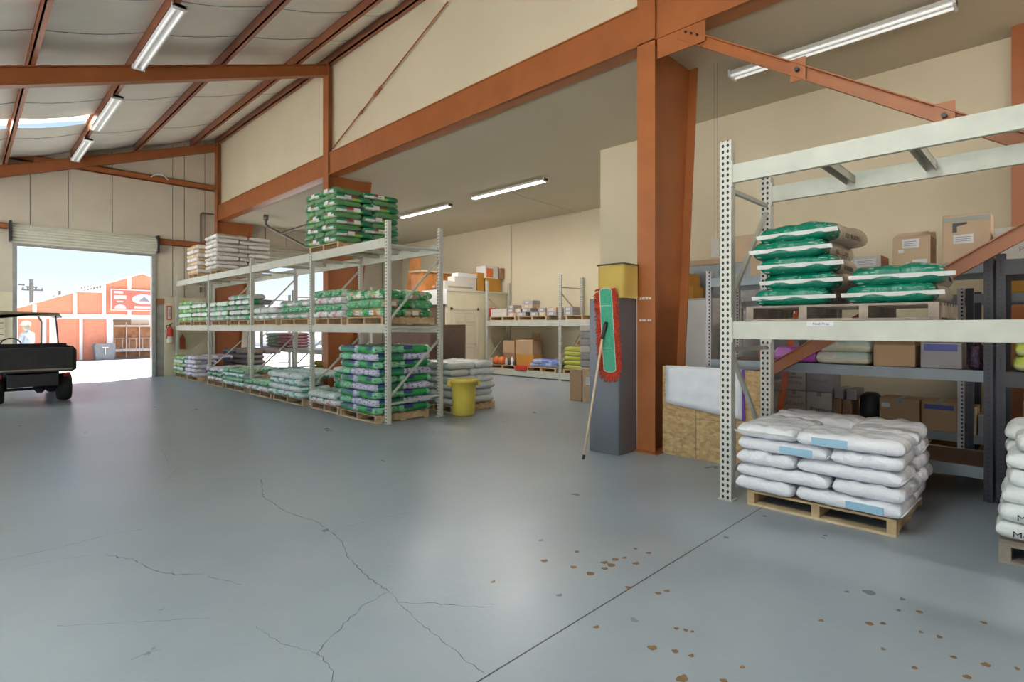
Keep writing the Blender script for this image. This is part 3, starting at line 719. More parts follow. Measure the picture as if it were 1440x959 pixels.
# ------------------------------------------------------------------ main rack
XF, XB = 4.63, 5.71
def upright(t, x, y, z1, w=.075, d=.07, m='racksmall'):
    p = MB().box(x, y, 0, x + d, y + w, z1).build('post', m, t, origin=(x, y, 0))
    MB().box(x - .02, y - .02, 0, x + d + .02, y + w + .02, .012).build('foot_plate', 'rack', p)
    return p
def frame_braces(t, xa, xb, y, z1, zs, w=.03):
    for za, zb in zs:
        MB().bar((xa, y, za), (xb, y, zb), w, w).build('brace', 'rack', t)
rack = T('pallet_rack', 'long pale pallet rack of four bays loaded with feed bags', 'rack', (XF, 7.3, 0))
MY = [(7.30, 3.15), (9.90, 2.88), (12.93, 3.08), (15.93, 2.88), (19.0, 3.05)]
for y, h in MY:
    upright(rack, XF, y, h); upright(rack, XB - .07, y, h + .0)
    frame_braces(rack, XF+.07, XB-.07, y + .04, h, [(.30, .36), (.42, 1.28), (1.50, 1.50), (1.62, 2.62), (2.78, 2.78)])
for (ya, _), (yb, _) in zip(MY[:-1], MY[1:]):
    for x in (XF, XB - .05):
        for zt, hh in ((2.89, .15), (1.54, .13)):
            MB().box(x + .005, ya + .078, zt - hh, x + .05, yb - .003, zt).build('beam', 'rack', rack)
            for yy in (ya + .076, yb - .014):
                MB().box(x - .004, yy, zt - hh - .03, x + .055, yy + .010, zt).build('beam_connector', 'rack', rack)
    for zt in (2.87, 1.52):
        for k in range(3):
            y = ya + (yb - ya) * (k + 1) / 4
            MB().box(XF + .05, y - .035, zt - .05, XB - .05, y + .035, zt).build('crossbar', 'rack', rack)
fl_ = 'floor pallets under the long rack'; md_ = 'pallets on the middle rack beams'; tp_ = 'pallets on the top rack beams'
# floor level
pallet(5.03, 8.03, 0, 'wooden pallet under the tall lilac and green stack at the rack end', fl_)
stack('the tall rack-end floor stack', 'green and lilac feed bag', 4.5, 7.47, 5.6, 8.6, .126, 9, .1195, lambda l, w: 'lilac' if (l + ('far' in w)) % 2 else 'greenbag', 'five', show='an')
pallet(5.08, 9.28, 0, 'wooden pallet under low pink-white bags left of the tall stack', fl_, sy=1.05)
stack('the near low floor stack', 'mixed feed bag', 4.52, 8.78, 5.6, 9.8, .126, 2, .11, ['pinkwhite', 'teal'], 'five')
stack('the green pile behind it', 'green feed bag', 5.0, 8.8, 5.6, 9.8, .348, 4, .10, ['greenbag', 'greylow', 'greenbag', 'palebag'], 'quad')
pallet(5.08, 10.85, 0, 'wooden pallet under the four-layer white and teal stack', fl_, sy=1.4)
stack('the teal floor stack', 'white and teal feed bag', 4.5, 10.1, 5.6, 11.65, .126, 4, .12, ['teal'], 'five')
pallet(5.08, 12.25, 0, 'wooden pallet under the low bags at the second rack frame', fl_, sy=1.2)
stack('the knee-high floor stack', 'white feed bag', 4.5, 11.7, 5.6, 12.9, .126, 2, .11, ['pinkwhite', 'mixedgreen'], 'five')
stack('the dark green rear pile', 'dark green bag', 5.1, 11.7, 5.65, 12.9, .35, 2, .11, ['greenbag', 'greengrey'], 'quad')
pallet(5.08, 13.8, 0, 'wooden pallet under white-teal bags in the third bay', fl_, sy=1.3)
stack('the third-bay teal stack', 'white and teal bag', 4.5, 13.1, 5.5, 14.5, .126, 4, .10, ['teal', 'mixedgreen'], 'five')
pallet(5.08, 15.25, 0, 'wooden pallet under mixed pink bags in the third bay', fl_, sy=1.2)
stack('the third-bay mixed stack', 'mixed bag', 4.55, 14.65, 5.4, 15.85, .126, 3, .115, ['pinkwhite', 'mixedgreen', 'violet'], 'five')
pallet(6.25, 17.4, 0, 'wooden pallet under the grey bulk bags behind the rack', fl_, sy=2.2)
stack('the bulky pile behind the rack', 'bulk bag', 5.76, 16.35, 6.75, 18.6, .126, 5, .145, lambda l, w: 'greybag' if 'far' in w else 'brownbag', 'quad')
pallet(5.08, 17.2, 0, 'wooden pallet under violet bags in the farthest bay', fl_, sy=1.0)
stack('the far violet stack', 'white and violet bag', 4.5, 16.7, 5.5, 17.7, .126, 5, .115, ['violet'], 'five')
pallet(5.08, 18.4, 0, 'wooden pallet under green bags by the fire extinguisher', fl_, sy=1.05)
stack('the far green floor stack', 'green feed bag', 4.5, 17.85, 5.5, 18.9, .126, 5, .105, ['limegreen', 'greengrey'], 'five')
# middle level
mz = 1.541
pallet(5.15, 8.03, mz, 'wooden pallet on the middle beams, nearest the rack end', md_)
stack('the rack-end middle pile', 'orange and green bag', 4.62, 7.5, 5.65, 8.6, mz+.126, 3, .145, ['orangegreen', 'orangegreen', 'mixedgreen'], 'five', show='an')
pallet(5.15, 9.28, mz, 'wooden pallet on the middle beams, second from rack end', md_, sy=1.05)
stack('the second middle pile', 'mixed green bag', 4.62, 8.78, 5.65, 9.8, mz+.126, 4, .125, ['pinkwhite', 'mixedgreen'], 'five', top=False)
pallet(5.15, 10.7, mz, 'wooden pallet on the middle beams, near half of second bay', md_, sy=1.3)
stack('the third middle pile', 'grey-green bag', 4.62, 10.05, 5.65, 11.35, mz+.126, 3, .12, ['greylow', 'mixedgreen'], 'five', top=False)
pallet(5.15, 12.2, mz, 'wooden pallet on the middle beams, far half of second bay', md_, sy=1.3)
stack('the fourth middle pile', 'grey-green bag', 4.62, 11.5, 5.65, 12.8, mz+.126, 2, .13, ['greylow'], 'five', top=False)
pallet(5.15, 13.75, mz, 'wooden pallet on the middle beams, near half of third bay', md_, sy=1.25)
stack('the fifth middle pile', 'green and grey bag', 4.62, 13.1, 5.65, 14.4, mz+.126, 5, .12, ['greengrey'], 'five', top=False)
pallet(5.15, 15.15, mz, 'wooden pallet on the middle beams, far half of third bay', md_, sy=1.25)
stack('the sixth middle pile', 'green and white bag', 4.62, 14.55, 5.65, 15.8, mz+.126, 4, .12, ['greengrey', 'limegreen'], 'five', top=False)
pallet(5.15, 16.75, mz, 'wooden pallet on the middle beams, near half of farthest bay', md_, sy=1.25)
stack('the seventh middle pile', 'lime green bag', 4.62, 16.15, 5.65, 17.4, mz+.126, 4, .12, ['limegreen', 'greengrey'], 'five', top=False)
pallet(5.15, 18.2, mz, 'wooden pallet on the middle beams at the end wall', md_, sy=1.25)
stack('the last middle pile', 'lime green bag', 4.62, 17.6, 5.65, 18.8, mz+.126, 5, .12, ['limegreen'], 'five', top=False)
# top level
tz = 2.891
pallet(5.2, 9.55, tz, 'wooden pallet under the high green stack on top of the rack', tp_)
stack('the high green stack', 'green and red feed bag', 4.6, 8.95, 5.95, 10.15, tz+.126, 9, .107, ['green2'], 'five', show='an', top=False)
pallet(5.25, 15.7, tz, 'wooden pallet under the high brown kraft stack', tp_, sy=.9)
stack('the high kraft stack', 'brown kraft feed bag', 4.6, 15.25, 5.98, 16.2, tz+.126, 8, .112, ['kraft'], 'five', show='an', top=False)
pallet(5.15, 17.35, tz, 'wooden pallet under the high tan stack nearest the end wall', tp_, sy=.9)
stack('the high tan stack', 'tan feed bag', 4.6, 16.9, 5.6, 17.8, tz+.126, 7, .112, ['tanbag'], 'five', top=False)

# ------------------------------------------------------------------ right-hand rack
rr = T('pallet_rack', 'large pale pallet rack in the right foreground, one bay in view', 'rack', (4.68, 2.0, 0))
def big_upright(t, x, y, z1):
    p = MB().box(x, y, 0, x + .085, y + .10, z1).build('post', 'rackpost', t, origin=(x, y, 0), bevel=.003)
    MB().box(x - .015, y - .015, 0, x + .10, y + .115, .01).build('foot_plate', 'rack', p)
for x in (4.68, 5.60): big_upright(rr, x, 1.985, 3.12 if x < 5 else 2.98)
for za, zb in ((.25, .25), (.35, 1.15), (1.3, 1.3), (1.72, 2.62), (2.70, 2.70)):
    p, q = ((4.76, 2.03, za), (5.60, 2.03, zb)) if za != .35 else ((5.60, 2.03, .35), (4.76, 2.03, 1.30))
    MB().bar(p, q, .035, .035).build('brace', 'rack', rr)
for x in (4.68, 5.60):
    for y in (-1.75,): MB().box(x, y, 0, x + .085, y + .10, 3.1).build('post', 'rackpost', rr, origin=(x, y, 0))
for zt, h in ((2.90, .155), (1.548, .148)):
    for x in (4.685, 5.60):
        zz = zt if x < 5 else zt - .02
        bm_ = MB().box(x, -1.65, zz - h, x + .045, 1.985, zz).build('beam', 'rack', rr, bevel=.003)
        MB().box(x - .006, 1.972, zz - h - .03, x + .05, 1.986, zz + .035).build('beam_connector', 'rack', rr)
for y in (1.3, .72, .1, -.6): 
    MB().box(4.73, y - .035, 2.835, 5.60, y + .035, 2.845).box(4.73, y - .035, 2.775, 5.60, y - .03, 2.84).box(4.73, y + .03, 2.775, 5.60, y + .035, 2.84).build('crossbar', 'rack', rr)
for y in (1.45, .95, .3): MB().box(4.73, y - .03, 1.50, 5.60, y + .03, 1.54).build('crossbar', 'rack', rr)
lb = MB().box(4.681, 1.20, 1.508, 4.684, 1.39, 1.544).build('paper_label', 'label', rr)
text('Noah Prep', .026, 'ink', rr, (4.6805, 1.345, 1.517), '-x')

# glossy white bags on the front pallet
pallet(5.22, 1.33, 0, 'new wooden pallet under the glossy white bags beside the near rack post', 'front pallets', sx=1.05, sy=1.05, wood='wood')
stack('the front pallet', 'glossy white bag', 4.64, .76, 5.86, 1.93, .128, 5, .112, ['silver'], 'pin', shrink=1.03, jit=.02)
# mega bags, cropped by the right edge
pallet(5.2, -.34, 0, 'dark worn pallet under the stacked white bags at the right edge', 'front pallets', sx=1.05, sy=1.2, wood='oldwood')
HM = .112
for l in range(6):
    z = .128 + l * HM; dx = (0, .0, .03, .02, .05, .08)[l]; dy = (0, -.01, -.02, -.06, -.05, -.09)[l]
    for k, (px, py, rz, wd) in enumerate(((5.0 + dx, -.08 + dy, pi/2, 'near aisle side'), (5.54, -.10, pi/2, 'far inner side'), (5.2, -.74, 0, 'beyond the frame edge'))):
        if k == 2 and l not in (0, 5): continue
        o = bag('mega' if k == 0 else 'megaplain', px, py, z, rz + rnd.uniform(-.04, .04), 'white bag %s lettering, %s layer, %s of right edge pallet' % ('with dark' if k == 0 and l in (0, 1, 5) else 'with purple' if k == 0 and l == 3 else 'without visible', ordw(l, 6), wd), 'white lettered bags at the right edge', L=.72, W=.5, H=HM * 1.05, var=l if k == 0 else None)
        if k == 0 and l in (0, 1, 3, 5):
            me_o = text('MegaZ', .052 if l != 3 else .09, 'ink' if l != 3 else 'purple', o, (o.location.x, o.location.y, o.location.z), '-y', 'printed_name', sx=1.25)
            # the bag is turned a quarter, so its long flank looks at the aisle
            me_o.rotation_euler = (0, 0, 0)
            me_o.location = (-.27 if l != 3 else -.22, -.255, .03)
# fix: the flank facing the aisle is local +y for a quarter turn; mirror the print there
for o in list(bpy.data.objects):
    if o.name.startswith('printed_name'):
        o.rotation_euler = (0, 0, pi); o.location = (-o.location.x, .262, o.location.z)

# pallet and paper bags on the rack shelf
pallet(5.2, 1.215, 1.55, 'grey weathered pallet on the middle beams of the right rack', 'front pallets', sx=1.0, sy=1.30, wood='oldwood', n=4)
HE = .128
for l in range(5):
    dy = (.05, -.03, 0, .04, -.03)[l]; dx = (.0, .03, -.02, -.04, .0)[l]
    o = bag('emerald', 5.17 + dx, 1.50 + dy, 1.676 + l * HE, (.03, -.05, .04, -.02, -.10)[l], 'green-ended kraft paper bag with white sewn tape, %s of the five stacked on the shelf' % ordw(l, 5), 'green-ended paper bags on the rack shelf', L=.88, W=.56, H=HE*1.2, var=l)
    text('EXTRUDED', .05, 'ink', o, (o.location.x - .12, o.location.y - .282, o.location.z + .035), '-y', sx=1.3)
for l in range(2):
    o = bag('emerald', 5.17, .86 - .02*l, 1.676 + l * HE, (-.03, .05)[l], 'green-ended kraft paper bag, %s of the pair beside the five-high stack' % ('upper' if l else 'lower'), 'green-ended paper bags on the rack shelf', L=.88, W=.56, H=HE*1.2, var=5-l)

# strand board barrier, banner
ob = MB().box(5.89, 2.17, 0, 5.91, 3.32, 1.04).box(5.91, 2.2, .0, 5.98, 2.26, 1.03).box(5.91, 3.2, .0, 5.98, 3.26, 1.03).build('strand_board', 'osb')
tag(ob, 'low strand board barrier standing beside the orange column', 'board')
for y in (2.45, 2.9): MB().box(5.885, y - .002, 0, 5.889, y + .002, 1.04).build('board_joint', 'brownpanel', ob)
MB().box(5.886, 2.17, .46, 5.889, 3.32, .463).build('board_joint', 'brownpanel', ob)
V = []; F = []
for i in range(13):
    for j in range(9):
        y = 3.27 - .90 * i / 12; z = 1.05 - (.44 + .10 * i / 12) * j / 8
        V.append((5.868 + .006 * sin(i * 1.3 + j) + .004 * cos(j * 2.1), y, z))
for i in range(12):
    for j in range(8): F.append((i*9+j, (i+1)*9+j, (i+1)*9+j+1, i*9+j+1))
bn = MB().quadmesh(V, F).build('sheet_banner', 'offwhite', smooth=True); so = bn.modifiers.new('s', 'SOLIDIFY'); so.thickness = .004
tag(bn, 'white plastic sheet banner hung over the strand board', 'banner')
MB().box(5.862, 2.345, .50, 5.874, 2.372, 1.05).build('purple_edge', 'purple', bn)

# tall gunmetal cabinet, amber bin, dust mop
cb = T('metal_cabinet', 'tall gunmetal cabinet standing against the orange column', 'cabinet', (5.58, 3.82, 0))
MB().box(5.40, 3.605, .0, 5.775, 4.03, 1.84).build('body', 'gunmetal', cb, bevel=.004)
MB().box(5.393, 3.615, .01, 5.40, 4.02, 1.83).build('door', 'gunmetal', cb)
gb = T('storage_bin', 'amber see-through bin with dark rim on top of the cabinet', 'bin', (5.59, 3.75, 1.842))
def rrect(x0, y0, x1, y1, r, n=5):
    P = []
    for cx, cy, a0 in ((x1-r, y1-r, 0), (x0+r, y1-r, pi/2), (x0+r, y0+r, pi), (x1-r, y0+r, 1.5*pi)):
        for i in range(n+1): t = a0 + pi/2*i/n; P.append((cx + r*cos(t), cy + r*sin(t)))
    return P
MB().prism(rrect(5.41, 3.56, 5.765, 3.93, .05), 'z', 1.843, 2.235).build('body', 'gold', gb, smooth=False)
MB().prism(rrect(5.40, 3.55, 5.775, 3.945, .055), 'z', 2.235, 2.25).build('rim', 'dark', gb)
for k, (x, y, z, r) in enumerate(((5.52, 3.68, 1.95, .085), (5.66, 3.70, 1.96, .09), (5.55, 3.83, 1.93, .07), (5.66, 3.66, 2.10, .07))):
    MB().lathe([(.01, -r), (r*.7, -r*.7), (r, 0), (r*.7, r*.7), (.01, r)], (x, y, z), 14).build('content', 'pumpkin' if k != 2 else 'limeprint' if False else 'pumpkin', gb, smooth=True)
mp = T('dust_mop', 'dust mop with green pad and red fringe leaning head-up on the cabinet', 'mop', (4.974, 3.80, 0))
hx = 5.372
MB().tube([(4.974, 3.803, .0), (4.99, 3.802, .05)], .016, 8).build('handle_tip', 'dark', mp)
MB().tube([(4.99, 3.802, .05), (5.325, 3.787, 1.38)], .013, 10).build('handle', 'palewood', mp, smooth=True)
MB().tube([(5.32, 3.787, 1.36), (5.345, 3.777, 1.46), (5.35, 3.765, 1.52), (hx-.01, 3.755, 1.56)], [.018, .02, .028, .02], 10).build('swivel_joint', 'dark', mp, smooth=True)
def mop_outline(g):
    P = []
    top, bot = (3.775, 1.92), (3.715, 1.01)
    for s, (cy, cz) in ((1, top), (-1, bot)):
        for i in range(9):
            t = pi * i / 8
            P.append((cy + (.085 + g) * cos(t) * s, cz + (.04 + g) * sin(t) * s))
    return P
V = mop_outline(0)
MB().prism(V, 'x', hx, hx + .012).build('pad', 'green', mp)
ed = MB().tube([(hx - .002, p[0], p[1]) for p in V], .005, 6, closed=True); ed.build('piping', 'cardwhite', mp)
for z in (1.25, 1.75): MB().box(hx - .002, 3.66 + (z-1)*.06, z, hx, 3.80 + (z-1)*.06, z + .006).build('seam', 'cardwhite', mp)
yarn = MB(); r2 = random.Random(5); n = len(V)
per = []
for i in range(n):
    a, b_ = V[i], V[(i+1) % n]; L_ = math.dist(a, b_); m_ = max(1, int(L_/.006))
    for k in range(m_): per.append((a[0]+(b_[0]-a[0])*k/m_, a[1]+(b_[1]-a[1])*k/m_))
cen = (3.745, 1.46)
for p in per:
    if p[1] > 1.945: continue
    out = Vector((p[0] - (3.715 + (p[1]-1.01)*.066), 0 if 1.0 < p[1] < 1.93 else (p[1] - 1.01) if p[1] < 1.0 else .02)); out.normalize()
    l = r2.uniform(.055, .095)
    a = Vector((hx + r2.uniform(0, .012), p[0], p[1])); b_ = a + Vector((r2.uniform(-.02, .01), out.x*l*.7, out.y*l - r2.uniform(.005, .02))); c = b_ + Vector((r2.uniform(-.01, .01), out.x*l*.3, out.y*.01 - r2.uniform(.015, .04)))
    yarn.tube([a, b_, c], [.007, .008, .003], 5)
yarn.build('yarn_fringe', 'redyarn', mp, smooth=True)

# ------------------------------------------------------------------ boxes helper
def carton(name, label, x0, y0, z0, x1, y1, z1, m='card', group=None, tape_=True, flap=None, lab=None, words=None, band=None, cat='box', hole=False, open_=False):
    t = T(name, label, cat, ((x0+x1)/2, (y0+y1)/2, z0), group)
    MB().box(x0, y0, z0, x1, y1, z1).build('body', m, t, bevel=.004)
    if tape_: MB().box(x0 - .001, (y0+y1)/2 - .025, z1 - .05, x1, (y0+y1)/2 + .025, z1 + .001).build('tape', 'tape', t)
    else: MB().box(x0 + .003, (y0+y1)/2 - .002, z1, x1 - .003, (y0+y1)/2 + .002, z1 + .0015).build('flap_seam', 'brownpanel', t)
    if open_:
        MB().quadmesh([(x0, y0, z1), (x0, y1, z1), (x0 + .10, y1 - .03, z1 + .05), (x0 + .10, y0 + .03, z1 + .05), (x0, y0, z1+.004), (x0, y1, z1+.004), (x0 + .10, y1 - .03, z1 + .054), (x0 + .10, y0 + .03, z1 + .054)],
            [(0,1,2,3),(7,6,5,4),(0,4,5,1),(2,6,7,3),(1,5,6,2),(3,7,4,0)]).build('flap', m, t)
        MB().bar((x1, (y0+y1)/2, z1), (x1 - .05, (y0+y1)/2, z1 + .07), y1-y0, .004, (1, 0, 0)).build('flap', m, t)
    for (ya, za, w, h) in (lab or []):
        MB().box(x0 - .004, ya - w, za, x0 - .001, ya, za + h).build('paper_label', 'label', t)
        for k in range(3):
            if h > .05: MB().box(x0 - .0048, ya - w*.85, za + h*(.25+.22*k), x0 - .004, ya - w*.12, za + h*(.25+.22*k) + h*.06).build('print_line', 'inkgrey', t)
    if band:
        ya, za, w, h = band; MB().box(x0 - .003, ya - w, za, x0 - .001, ya, za + h).build('printed_band', 'inkblue', t)
    for (s, ya, za, sz, mm) in (words or []): text(s, sz, mm, t, (x0 - .006, ya, za), '-x')
    if hole: MB().prism([(-.0+hole[0], hole[1]), (hole[0]-.03, hole[1]-.0), (hole[0]-.03, hole[1]+.05), (hole[0]-.10, hole[1]+.065), (hole[0]-.10, hole[1]+.08), (hole[0], hole[1]+.08)], 'x', x0 - .003, x0 + .02).build('hand_hole', 'black', t)
    return t

# ------------------------------------------------------------------ shelving A (dark, front row) and C (rear row)
def shelf_unit(name, label, x0, x1, ys, decks, post='blackpost', beam='bluesteel', z1=2.05, bh=.10, deckm='brownpanel', pw=.06):
    t = T(name, label, 'shelving', (x0, ys[0], 0))
    for y in ys:
        for x in (x0, x1 - .05):
            MB().box(x, y - pw/2, 0, x + .05, y + pw/2, z1).build('post', 'palepost' if y > 2.5 else post, t, origin=(x, y - .04, 0))
    ya, yb = min(ys), max(ys)
    for a, b_ in zip(sorted(ys)[:-1], sorted(ys)[1:]):
        for z in decks:
            for x in (x0, x1 - .035): MB().box(x + .002, a + pw/2, z - bh, x + .035, b_ - pw/2, z).build('beam', beam, t)
            MB().box(x0 + .035, a + pw/2, z - .02, x1 - .035, b_ - pw/2, z - .002).build('shelf_deck', deckm, t)
    return t
shelf_unit('shelving_unit', 'blue-grey shelving behind the right rack with slotted posts', 6.2, 7.05, [.41, 2.90], [.29, 1.125, 2.07], post='blackpost', z1=2.16)
tA2 = shelf_unit('shelving_unit', 'black shelving at the far right with slotted posts', 6.2, 7.05, [.33, -2.2], [.29, 1.125, 2.07], post='blackpost', beam='black', z1=2.12, bh=.13)
shelf_unit('shelving_unit', 'pale rear shelving seen through the dark front shelves', 7.33, 8.2, [.70, 3.0], [.39, 1.84], post='palepost', beam='bluesteel', z1=1.9, bh=.09)
shelf_unit('shelving_unit', 'rear shelving at the far right holding amber boxes', 7.33, 8.2, [.63, -1.9], [.39, 1.84], post='blackpost', beam='bluesteel', z1=1.9, bh=.09)
g = 'goods on the blue-grey shelf behind the right rack'
bag('purplebag', 6.45, 1.98, 1.128, pi/2, 'purple litter bag on the blue-grey shelf behind the orange brace', g, L=.42, W=.34, H=.16)
for k in range(2): bag('mintbag', 6.45, 1.53 - .02*k, 1.128 + .125*k, pi/2, 'pale mint and white bag, %s of two beside the purple litter bag' % ('upper' if k else 'lower'), g, L=.48, W=.4, H=.13)
carton('open_carton', 'open tan carton on the blue-grey shelf beside pale bags', 6.24, .925, 1.128, 6.62, 1.255, 1.33, 'card', g, False, open_=True)
carton('printed_carton', 'grey carton with blue printed band on the blue-grey shelf', 6.24, .59, 1.128, 6.62, .885, 1.36, 'cardgrey', g, True, band=(.86, 1.285, .24, .06), words=[('VITALITY', .84, 1.22, .03, 'inkblue'), ('FEED', .80, 1.17, .03, 'inkgrey')] if False else None, lab=None)
o = MB().lathe([(.045, 0), (.055, .02), (.055, .20), (.045, .22)], (6.33, .50, 1.128), 20).build('wrapped_roll', mat('shiny_wrap', (.08, .05, .09), .12, metal=.6, noise=.4, scale=30, bump=.6, bscale=60), smooth=True)
tag(o, 'shiny dark roll standing on the shelf against the black post', 'roll', g)
for k in range(2): bag('limesack', 6.48, -.02 - .01*k, 1.128 + .125*k, pi/2, 'green and yellow feed bag, %s of two right of the black post' % ('upper' if k else 'lower'), g, L=.56, W=.42, H=.13)
g = 'cartons along the top of the dark shelving'
carton('flat_carton', 'low white and red carton on the high shelf behind the stacked paper bags', 6.27, 1.20, 2.072, 6.6, 1.44, 2.20, 'cardwhite', g, False, lab=[(1.42, 2.10, .18, .07)])
MB().box(6.28, 1.195, 2.08, 6.6, 1.199, 2.19).build('red_side', 'red', bpy.data.objects['flat_carton'])
carton('open_carton', 'tan carton with raised flap and paper label on the high shelf', 6.27, .815, 2.072, 6.62, 1.105, 2.345, 'cardlight', g, False, open_=True, lab=[(1.03, 2.24, .13, .085), (1.06, 2.20, .045, .03), (.95, 2.08, .11, .05), (1.0, 2.085, .03, .02)])
carton('tall_carton', 'tall tan carton with hand hole and dark tape, highest on the shelf', 6.25, .40, 2.072, 6.62, .725, 2.50, 'cardlight', g, False, lab=[(.65, 2.24, .14, .08)], hole=(.655, 2.345))
MB().box(6.246, .40, 2.44, 6.25, .722, 2.475).build('tape', 'tape', bpy.data.objects['tall_carton'])
carton('white_carton', 'pale green-white carton at right end of the high shelf', 6.25, -.15, 2.072, 6.62, .37, 2.345, 'cardwhite', g, True, words=[('KELP', .22, 2.20, .09, 'inkgrey'), ('ORGANIC', .26, 2.11, .06, 'inkgrey')] if False else [('PET', .17, 2.215, .075, 'inkgrey'), ('PANTRY', .22, 2.13, .06, 'inkgrey')])
for k, (y, w) in enumerate(((.14, .30), (.0, .2))): carton('small_carton', 'small pale carton on top of the green-white carton, %s one' % ('left' if k == 0 else 'right'), 6.3, y - .12, 2.35, 6.5, y + .005, 2.43 + .06*k, 'cardlight' if k else 'cardwhite', g, False)
g = 'cartons on the rear low shelf'
zb = .392
def rb(label, ya, yb, za, zb_, m, **k): return carton('carton', label, 7.35, yb, za, 7.72, ya, zb_, m, g, **k)
rb('brown carton with side label on the rear low shelf, left of a twin', 1.42, 1.05, zb, .705, 'card', lab=[(1.40, .60, .08, .05)], words=[('OMEGA MED', 1.25, .42, .04, 'ink')] if False else [('OMEGA GOLD', 1.26, .41, .04, 'ink')])
rb('brown carton with dark blue band on the rear low shelf', 1.035, .735, zb, .705, 'card', band=(1.01, .62, .25, .05))
rb('narrow tan carton on the rear low shelf by the pale post', .62, .578, zb, .67, 'cardlight', tape_=False)
rb('tiny grey carton on the rear low shelf beyond the pale post', .565, .52, zb, .60, 'cardgrey', tape_=False)
rb('white storage box with black lettering, upper left of the stacked five', 2.46, 2.19, .715, .945, 'cardwhite', words=[('Premium', 2.41, .86, .05, 'ink'), ('ADAMS', 2.40, .79, .05, 'inkbrown')])
rb('white storage box with brown lettering, lower left of the stacked five', 2.46, 2.19, zb, .71, 'cardwhite', words=[('Premium', 2.42, .62, .05, 'inkbrown'), ('ADAMS', 2.43, .52, .07, 'inkbrown')])
rb('pale storage box with faint lettering, upper right of the stacked five', 2.18, 1.90, .715, .945, 'cardgrey', words=[('BACKUP', 2.13, .83, .05, 'inkgrey')])
rb('white storage box lettered low in black, lower right of stack', 2.18, 1.90, zb, .71, 'cardwhite', words=[('Premium', 2.14, .48, .065, 'ink'), ('ADAMS', 2.12, .42, .05, 'inkbrown')])
rb('white storage box half hidden by the rack post', 2.78, 2.475, zb, .80, 'cardwhite')
rb('dark small carton on rear shelf, left of pair', 1.885, 1.80, zb, .645, 'cardbrown', tape_=False)
rb('dark small carton on rear shelf, right of pair', 1.79, 1.70, zb, .645, 'cardbrown', tape_=False)
rb('small grey carton on top of dark cartons, left one', 1.875, 1.78, .65, .77, 'cardgrey', tape_=False)
rb('small grey carton on top of dark cartons, right one', 1.75, 1.65, .65, .77, 'cardgrey', tape_=False)
o = MB().lathe([(.02, 0), (.10, .03), (.12, .12), (.11, .30), (.06, .35)], (7.5, 1.53, .39), 18).build('round_tub', 'dark', smooth=True)
tag(o, 'black round tub on the rear shelf beside the dark cartons', 'tub')
for y, w in ((.92, .30), (.42, .30)): carton('long_carton', 'long amber carton under the rear shelf, %s one' % ('left' if y > .8 else 'right'), 7.36, y - w/2, .012, 7.8, y + w/2, .24, 'cardorange', 'amber cartons under the rear shelf', False)
for k, y in enumerate((.30, .07, -.16)): carton('amber_carton', 'amber carton on the upper rear shelf, %s of three' % ('left', 'middle', 'right')[k], 7.36, y - .11, 1.842, 7.6, y + .11, 1.97, 'cardorange', 'amber cartons on the upper rear shelf', False)
carton('tall_panel_carton', 'large upright pale carton behind the right edge bag pile', 7.05, -.45, .294, 7.25, .22, .80, 'cardlight', None, False)
carton('flat_box', 'flat dark-topped box lying on the large pale carton', 7.05, -.40, .802, 7.25, .22, .86, 'cardbrown', None, False)
carton('amber_carton', 'amber carton on upper rear shelf behind the green paper bags', 7.36, 1.0, 1.842, 7.7, 1.4, 1.98, 'card', 'amber cartons on the upper rear shelf', False)
# things behind column and post
t = T('steel_locker', 'tall blue-grey locker with tan board on top along the right wall', 'locker', (8.5, 3.6, 0))
MB().box(8.3, 2.6, 0, 8.74, 4.65, 2.48).build('body', mat('locker_blue_grey', (.36, .42, .46), .45), t)
MB().box(8.26, 2.55, 2.482, 8.74, 4.7, 2.56).build('top_board', 'woodorange' if False else 'cardlight', t)
for y in (2.9, 3.3, 3.7, 4.1): MB().box(8.297, y, .1, 8.3, y + .006, 2.4).build('door_gap', 'inkgrey', t)
carton('stacked_carton', 'wide tan carton on top of the locker, seen by the rack post', 8.28, 2.75, 2.562, 8.7, 3.52, 2.88, 'cardlight', 'cartons on the locker', False) 
carton('stacked_carton', 'tan carton with white sticker behind the rack brace', 7.95, 2.5, 2.08, 8.25, 3.1, 2.5, 'cardlight', 'cartons on the locker', False, lab=[(2.95, 2.3, .09, .12)])
struct(MB().box(7.95, 2.45, 0, 8.28, 3.2, 2.075).build('trim_3', 'cardgrey'))
t = T('upright_cabinet', 'white upright cabinet behind the orange column', 'cabinet', (7.95, 4.1, 0))
MB().box(7.7, 3.55, .0, 8.2, 4.75, 1.93).build('body', 'cardwhite', t, bevel=.01)
MB().box(7.69, 3.57, .05, 7.70, 4.10, 1.9).build('door', 'white', t)
carton('yellow_carton', 'mustard carton on the white upright cabinet, lower one', 7.74, 3.86, 1.932, 8.1, 4.6, 2.12, 'cardorange', 'mustard cartons', False)
carton('yellow_carton', 'mustard carton on the white upright cabinet, upper one', 7.74, 3.92, 2.122, 8.1, 4.6, 2.31, 'cardorange', 'mustard cartons', False)
t = T('hanging_sign', 'small pale card hanging on wires beside the rack post', 'sign', (6.9, 3.13, 2.53))
MB().box(6.895, 3.08, 2.40, 6.9, 3.185, 2.655).build('card', 'cardwhite', t)
MB().tube([(6.9, 3.11, 2.655), (6.9, 3.11, 4.93)], .002, 5).tube([(6.9, 3.15, 2.655), (6.9, 3.15, 4.93)], .002, 5).build('wire', 'conduit', t)
t = T('ladder', 'orange ladder leaning behind the right rack post', 'ladder', (7.1, 2.6, 0))
for dy in (0, .32): MB().bar((7.12, 2.80 - dy, 0.02), (7.27, 2.50 - dy, 2.40), .03, .07).build('rail', 'orange', t)
